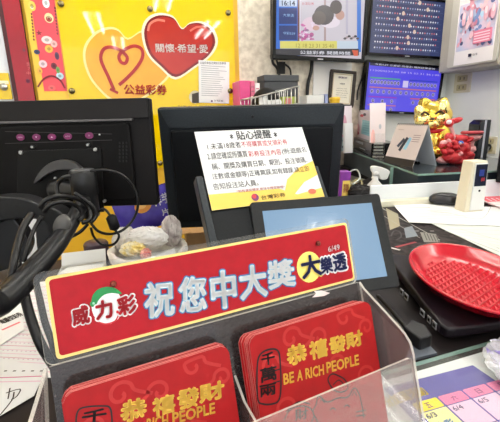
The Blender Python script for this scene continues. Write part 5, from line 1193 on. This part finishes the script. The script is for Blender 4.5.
cardon(353, 366, 137, 101, 0.12, 'tall plain off white card behind the turquoise one', (226, 224, 226))
# leaflet boxes left of it
def dz_(b, w, h):
    r = random.Random(5)
    for i in range(26):
        x, y = r.uniform(0.1, 0.9)*w, r.uniform(0.05, 0.95)*h; s_ = r.uniform(0.04, 0.12)*w
        b.face(ell(x, y, s_, s_*1.6, 9), 0.0006+i*0.00005, ink(r.choice([(90, 160, 140), (60, 70, 90), (200, 120, 150), (210, 220, 215), (120, 100, 140)])))
card(335, 344.5, 146, 123, 'narrow pack with green and purple pattern beside the middle monitor', (168, 186, 186), 2.42, dz_, 0.03, 'patterned_pack', 'pack')
card(345, 353, 148.5, 123, 'plain white narrow box between the patterned pack and black device', (232, 232, 232), 2.30, None, 0.03, 'white_box', 'box')
def dp(b, w, h): b.face(ell(w*0.4, h*0.6, w*0.2, h*0.2), 0.0006, ink((236, 180, 190))); b.face(ell(w*0.65, h*0.5, w*0.12, h*0.3), 0.0008, ink((206, 150, 170)))
bx, Fb_, w, h = card(331, 352, 146, 106, 'tall pale box with faint pink figures behind the patterned pack', (228, 216, 222), 2.46, dp, 0.07, 'tall_box', 'box')
M = Fb_.M @ Matrix.Translation((w*0.3, h, -0.045)) @ Matrix.Rotation(-math.pi/2, 4, 'X')
t = thing('yellow_tub', 'yellow lidded tub on the tall pale box in front of the certificate', 'tub', M); h = 0.06; w = 0.072
r_ = w/2; b = MB(); b.lathe([(r_*0.8, 0), (r_*0.95, h*0.7), (r_*0.95, h*0.72)], mat('tub_yellow', (240, 190, 40), 0.4), 24); b.build('body', t)
b = MB(); b.lathe([(r_, h*0.72), (r_, h*0.95), (r_*0.92, h), (0, h)], mat('tub_lid', (246, 200, 60), 0.35), 24); b.build('lid', t)


# two pale cards right
cc_, Fc, w, h = card(370, 385.5, 150, 103, 'tall pale pink card left of the desk calendar', (236, 222, 224), 2.15, lambda b, w, h: (b.face(ell(w*0.2, h*0.3, w*0.14, h*0.2), 0.0006, ink((246, 190, 186))), b.face(ell(w*0.65, h*0.55, w*0.08, h*0.05), 0.0006, ink((190, 190, 200)))))
# acrylic name card stand
cL = on(372.5, 157); t = thing('acrylic_stand', 'small clear card stand between the black device and calendar', 'stand', cL); F = Fr(mk(cL, Vector((1, -0.25, 0)), Vector((0, 0, 1)))); w = F.p(384, 157)[0]; h = F.p(378, 134)[1]
b = MB(); b.box((0, 0, -0.05), (w, 0.003, 0), ACR_EDGE); b.box((0, 0, -0.003), (w, h*0.6, 0), ACR, ACR_EDGE); b.box((0, 0, -0.05), (w, h, -0.047), ACR, ACR_EDGE); b.v = [F.M @ v for v in b.v]; b.build('frame', t, world=True)
b = MB()
for i in range(4): b.box((w*0.1, h*(0.12+0.14*i), -0.03), (w*0.9, h*(0.18+0.14*i), -0.01), mat('tickets_grey', (150, 150, 146), 0.5))
b.v = [F.M @ v for v in b.v]; b.build('insert', t, world=True)

# ================================================================== GOLD LUCKY CAT
GOLDM = mat('gold_glaze', (242, 212, 104), 0.14, 0.9, c2=(222, 184, 62), scale=30, bump=0.15); GOLDL = mat('gold_light', (252, 232, 150), 0.12, 0.85)
cb = D(430.5, 166.5, 1.86); dcat = cb.y
F = Fr(mk(Vector((cb.x, cb.y, ZS+0.0095)), Vector((1, 0, 0)), Vector((0, 0, 1))))
t = thing('lucky_cat', 'shiny gold ceramic lucky cat figurine with a red collar', 'figurine', F.M)
def P3(px, py, zz=0.0):
    x, y = F.p(px, py, zz); return (x, y, zz)
u_ = (Vector(F.p(431, 140))-Vector(F.p(430, 140))).length
b = MB()
b.lathe([(0.0, 0.0), (15*u_, 0.0), (19*u_, 4*u_), (19.5*u_, 14*u_), (16*u_, 26*u_), (12.5*u_, 34*u_), (10*u_, 38*u_), (0, 39*u_)], GOLDM, 36, 1, 0.85, T=Matrix.Translation((P3(435, 150)[0], 0, 0)) @ Matrix.Rotation(-math.pi/2, 4, 'X'))
for q, r in (((424, 152), (7, 6, 5)), ((444, 152.5), (7, 6, 5)), ((428, 145), (6, 8, 6)), ((443, 146), (6, 8, 6)), ((434, 152), (7, 6, 9))):
    p = P3(*q, 11*u_); b.ball(p, (r[0]*u_, r[1]*u_, r[2]*u_), GOLDM, 18, 12)
b.build('body', t)
b = MB(); hc = P3(433, 116, 2*u_)
b.ball(hc, (18*u_, 14.5*u_, 14*u_), GOLDM, 30, 18)
for q, r, a in (((423, 120), (8, 6.5, 6), 0.5), ((441, 119), (8, 7, 6), -0.3), ((432, 124), (7, 4.5, 6), 0), ((420, 112), (5, 7, 5), 0.5), ((443, 108), (6, 8, 5), -0.2)):
    b.ball(P3(*q, 12*u_), (r[0]*u_, r[1]*u_, r[2]*u_), GOLDL, 18, 12, rot=Matrix.Rotation(a, 3, 'Z'))
b.build('head', t)
for q0, q1, q2 in (((421, 110), (424, 97.5), (433, 104)), ((437, 104), (446, 97), (449, 110))):
    b = MB(); p = [P3(*q, 4*u_) for q in (q0, q1, q2)]
    Q = spline([Vector((v[0], v[1])) for v in p], 4, True); b.prism([tuple(q) for q in Q][::-1], -4*u_, 6*u_, GOLDM); b.build('ear', t, bevel=0.006, seg=3)
b = MB()
for q in ((425, 114), (440, 113)):
    b.tube([P3(q[0]-4, q[1]+1, 16.5*u_), P3(q[0], q[1]-2, 17.5*u_), P3(q[0]+4, q[1]+1, 16.5*u_)], 0.9*u_, mat('cat_line', (60, 40, 16), 0.4), 8)
b.ball(P3(432.5, 119, 17*u_), (1.8*u_, 1.2*u_, 1.5*u_), mat('cat_line', (60, 40, 16), 0.4)); b.build('face_lines', t)
b = MB(); b.lathe([(11*u_, -2*u_), (14.5*u_, -2*u_), (14.5*u_, 2*u_), (11*u_, 2*u_)], mat('collar_red', (196, 20, 34), 0.35), 36, 1, 0.9, T=Matrix.Translation((P3(434, 130)[0], P3(434, 130.5)[1], 0)) @ Matrix.Rotation(-math.pi/2, 4, 'X')); b.build('collar', t)
b = MB(); b.ball(P3(437, 124, 13*u_), (3*u_, 2.6*u_, 2.6*u_), mat('bell_red', (206, 60, 30), 0.25, 0.4)); b.build('bell', t)
cr0 = D(459, 168, 1.76); cp = (cb+cr0)/2; b = MB(); b.prism(ell(0, 0, 0.165, 0.08, 36), 0, 0.008, mat('plate_dark', (26, 24, 26), 0.25)); tag(b.build('tray', None, Matrix.Translation(Vector((cp.x+0.01, cp.y, ZS)))), 'black oval tray under the gold cat and red ornament', 'tray')
# red plush next to it
RP_ = mat('plush_red', (186, 10, 26), 0.4, c2=(212, 60, 66), scale=28, bump=0.3); RP2 = mat('plush_pink', (226, 160, 160), 0.6)
cr = D(460, 168, 1.72); F2 = Fr(mk(Vector((cr.x, cr.y, ZS+0.012)), Vector((1, 0, 0)), Vector((0, 0, 1))))
t = thing('festive_ornament', 'red and pink knotted festive ornament piled right of the gold cat', 'ornament', F2.M)
def P5(px, py, zz=0.0):
    x, y = F2.p(px, py-4, zz); return (x, y, zz)
b = MB()
for i, (q, r, m) in enumerate([((455, 148), (9, 9, 7), RP_), ((461, 152), (8, 9, 8), RP_), ((452, 161), (9, 6, 7), RP_), ((444, 164), (7, 3.5, 5), RP2), ((466, 160), (7, 6, 6), RP_), ((462, 143), (7, 4, 5), RP_), ((458, 164.5), (8, 4, 8), RP_), ((470, 153), (5, 4, 5), RP2), ((449, 141), (4, 4, 4), RP_)]):
    b.ball(P5(*q, (i % 3)*2*u_), (r[0]*u_, r[1]*u_, r[2]*u_), m, 20, 12, noise=0.05, seed=i)

rn = random.Random(4)
for i in range(26):
    q = (rn.uniform(442, 472), rn.uniform(143, 164)); rr0 = rn.uniform(1.5, 3.4)
    b.ball(P5(*q, 8*u_), (rr0*u_*1.2, rr0*u_*0.8, rr0*u_), rn.choice([RP_, RP2, RP_, mat('deep_red', (160, 8, 20), 0.35), mat('deep_red', (160, 8, 20), 0.35)]), 12, 8, rot=Matrix.Rotation(rn.uniform(-1, 1), 3, 'Z'))
b.build('bundle', t)
b = MB(); b.ball(P5(449, 127, 6*u_), (4*u_, 4*u_, 4*u_), RP_); b.ball(P5(456, 124.5, 5*u_), (6*u_, 2.6*u_, 3*u_), RP_, rot=Matrix.Rotation(0.25, 3, 'Z')); b.ball(P5(449, 126, 10*u_), (2.4*u_, 2*u_, 1.5*u_), mat('knot_white', (246, 226, 226), 0.5)); b.tube([P5(450, 129, 4*u_), P5(453, 138, 4*u_), P5(455, 146, 3*u_)], 1.6*u_, RP2, 10); b.build('bow', t)
b = MB(); b.lathe([(0, 0), (9*u_, 0), (10*u_, 1.3*u_), (9*u_, 2.6*u_), (0, 2.6*u_)], mat('saucer', (170, 50, 60), 0.4), 28, 1, 0.8, T=Matrix.Translation(P5(472, 138, 3*u_)) @ Matrix.Rotation(-math.pi/2, 4, 'X')); b.lathe([(3*u_, -5*u_), (6*u_, -3*u_), (7.5*u_, 0)], RP2, 24, T=Matrix.Translation(P5(473, 139.5, 3*u_)) @ Matrix.Rotation(-math.pi/2, 4, 'X')); b.tube([P5(470, 152, 3*u_), P5(472, 144, 3*u_)], 2.5*u_, RP2, 10, 1); b.build('disc', t)
b = MB(); b.lathe([(0, 0), (2.6*u_, 0), (2.6*u_, 1*u_), (0, 1.2*u_)], mat('blue_bead', (60, 110, 200), 0.3), 16, T=Matrix.Translation(P5(460.5, 147.5, 8.6*u_))); b.lathe([(0, 0), (1.2*u_, 0), (0, 0.6*u_)], WHITE, 12, T=Matrix.Translation(P5(460.5, 147.5, 9.8*u_))); tag(b.build('blue_button', t), 'blue round button')
# black tower with silver stripe
cr = D(475, 165, 1.94); cr.z = ZS; F3 = Fr(mk(Vector((cr.x, cr.y, ZS)), Vector((1, -0.1, 0)), Vector((0.07, 0, 1))))
t = thing('router', 'upright black router with a silver stripe behind the festive ornament', 'router', F3.M)
tl_, tr_ = F3.p(475, 120), F3.p(486, 120); w0_ = tr_[0]-tl_[0]; h = tl_[1]
b = MB(); b.prism([(0, 0), (w0_, 0), (w0_, h), (w0_*0.42, h), (0.0, h*0.9)], -0.12, 0, GLOSS); b.build('housing', t, bevel=0.003)
b = MB(); b.box((w0_*0.42, 0.0, 0), (w0_*0.60, h*0.99, 0.002), mat('stripe_silver', (170, 172, 186), 0.3)); tag(b.build('stripe', t), 'silver vertical stripe')
cable('cable', 'thin black cable running from the wall outlet past the router', [(489, 147, cr.y+0.25), (487, 152, cr.y+0.1), (484, 155, cr.y+0.06), (482, 160, cr.y+0.06)], 0.004)
# plug in the outlet
x, y = RWF.p(490, 147); b = MB(); b.lathe([(0.022, 0.012), (0.024, 0.03), (0.018, 0.06), (0.0, 0.06)], BLACK, 16, c=(0, 0, 0)); tag(b.build('power_plug', None, RWF.M @ Matrix.Translation((x, y, 0))), 'round black plug in the wall outlet right of the router', 'plug')

# ================================================================== LIGHTS: ceiling fluorescent battens
TUBE = mat('tube_glow', (255, 252, 246), 0.3, emit=20.0)
def batten(p, d, label, L=1.2):
    M = mk(p, d, Vector((0, 0, 1)).cross(d)); t = thing('ceiling_light', label, 'ceiling light', M, 'fluorescent battens on the shop ceiling')
    b = MB(); b.box((-L/2-0.03, -0.13, -0.04), (L/2+0.03, 0.13, 0), WHITE); b.build('housing', t)
    for s_ in (-0.08, 0.08):
        b = MB(); b.tube([(-L/2, s_, -0.065), (L/2, s_, -0.065)], 0.014, TUBE, 10, 1); b.build('tube_lamp', t)
lb = 'white twin tube fluorescent ceiling batten above the counter'
PERP = -WN
for (u, v) in ((-0.38, -1.75), (-0.1, -3.3), (-1.6, -0.3), (1.3, -1.9), (0.5, -0.2), (2.0, 0.3), (1.6, 1.8), (0.2, 1.5), (-1.2, 1.3)):  # some follow panel reflections; unseen right-hand ones are added to brighten the right wall
    p = WU*u+PERP*v; batten(Vector((p.x, p.y, CEIL)), PERP, lb)
# daylight through the open shop front behind the viewer
wd = bpy.data.worlds.new('world'); sc.world = wd; wd.use_nodes = True
wd.node_tree.nodes['Background'].inputs[0].default_value = (0.92, 0.95, 1.0, 1); wd.node_tree.nodes['Background'].inputs[1].default_value = 1.4
sc.view_settings.view_transform = 'Standard'; sc.view_settings.look = 'None'; sc.view_settings.gamma = 1.0
sc.view_settings.use_curve_mapping = False; sc.view_settings.exposure = 0.6
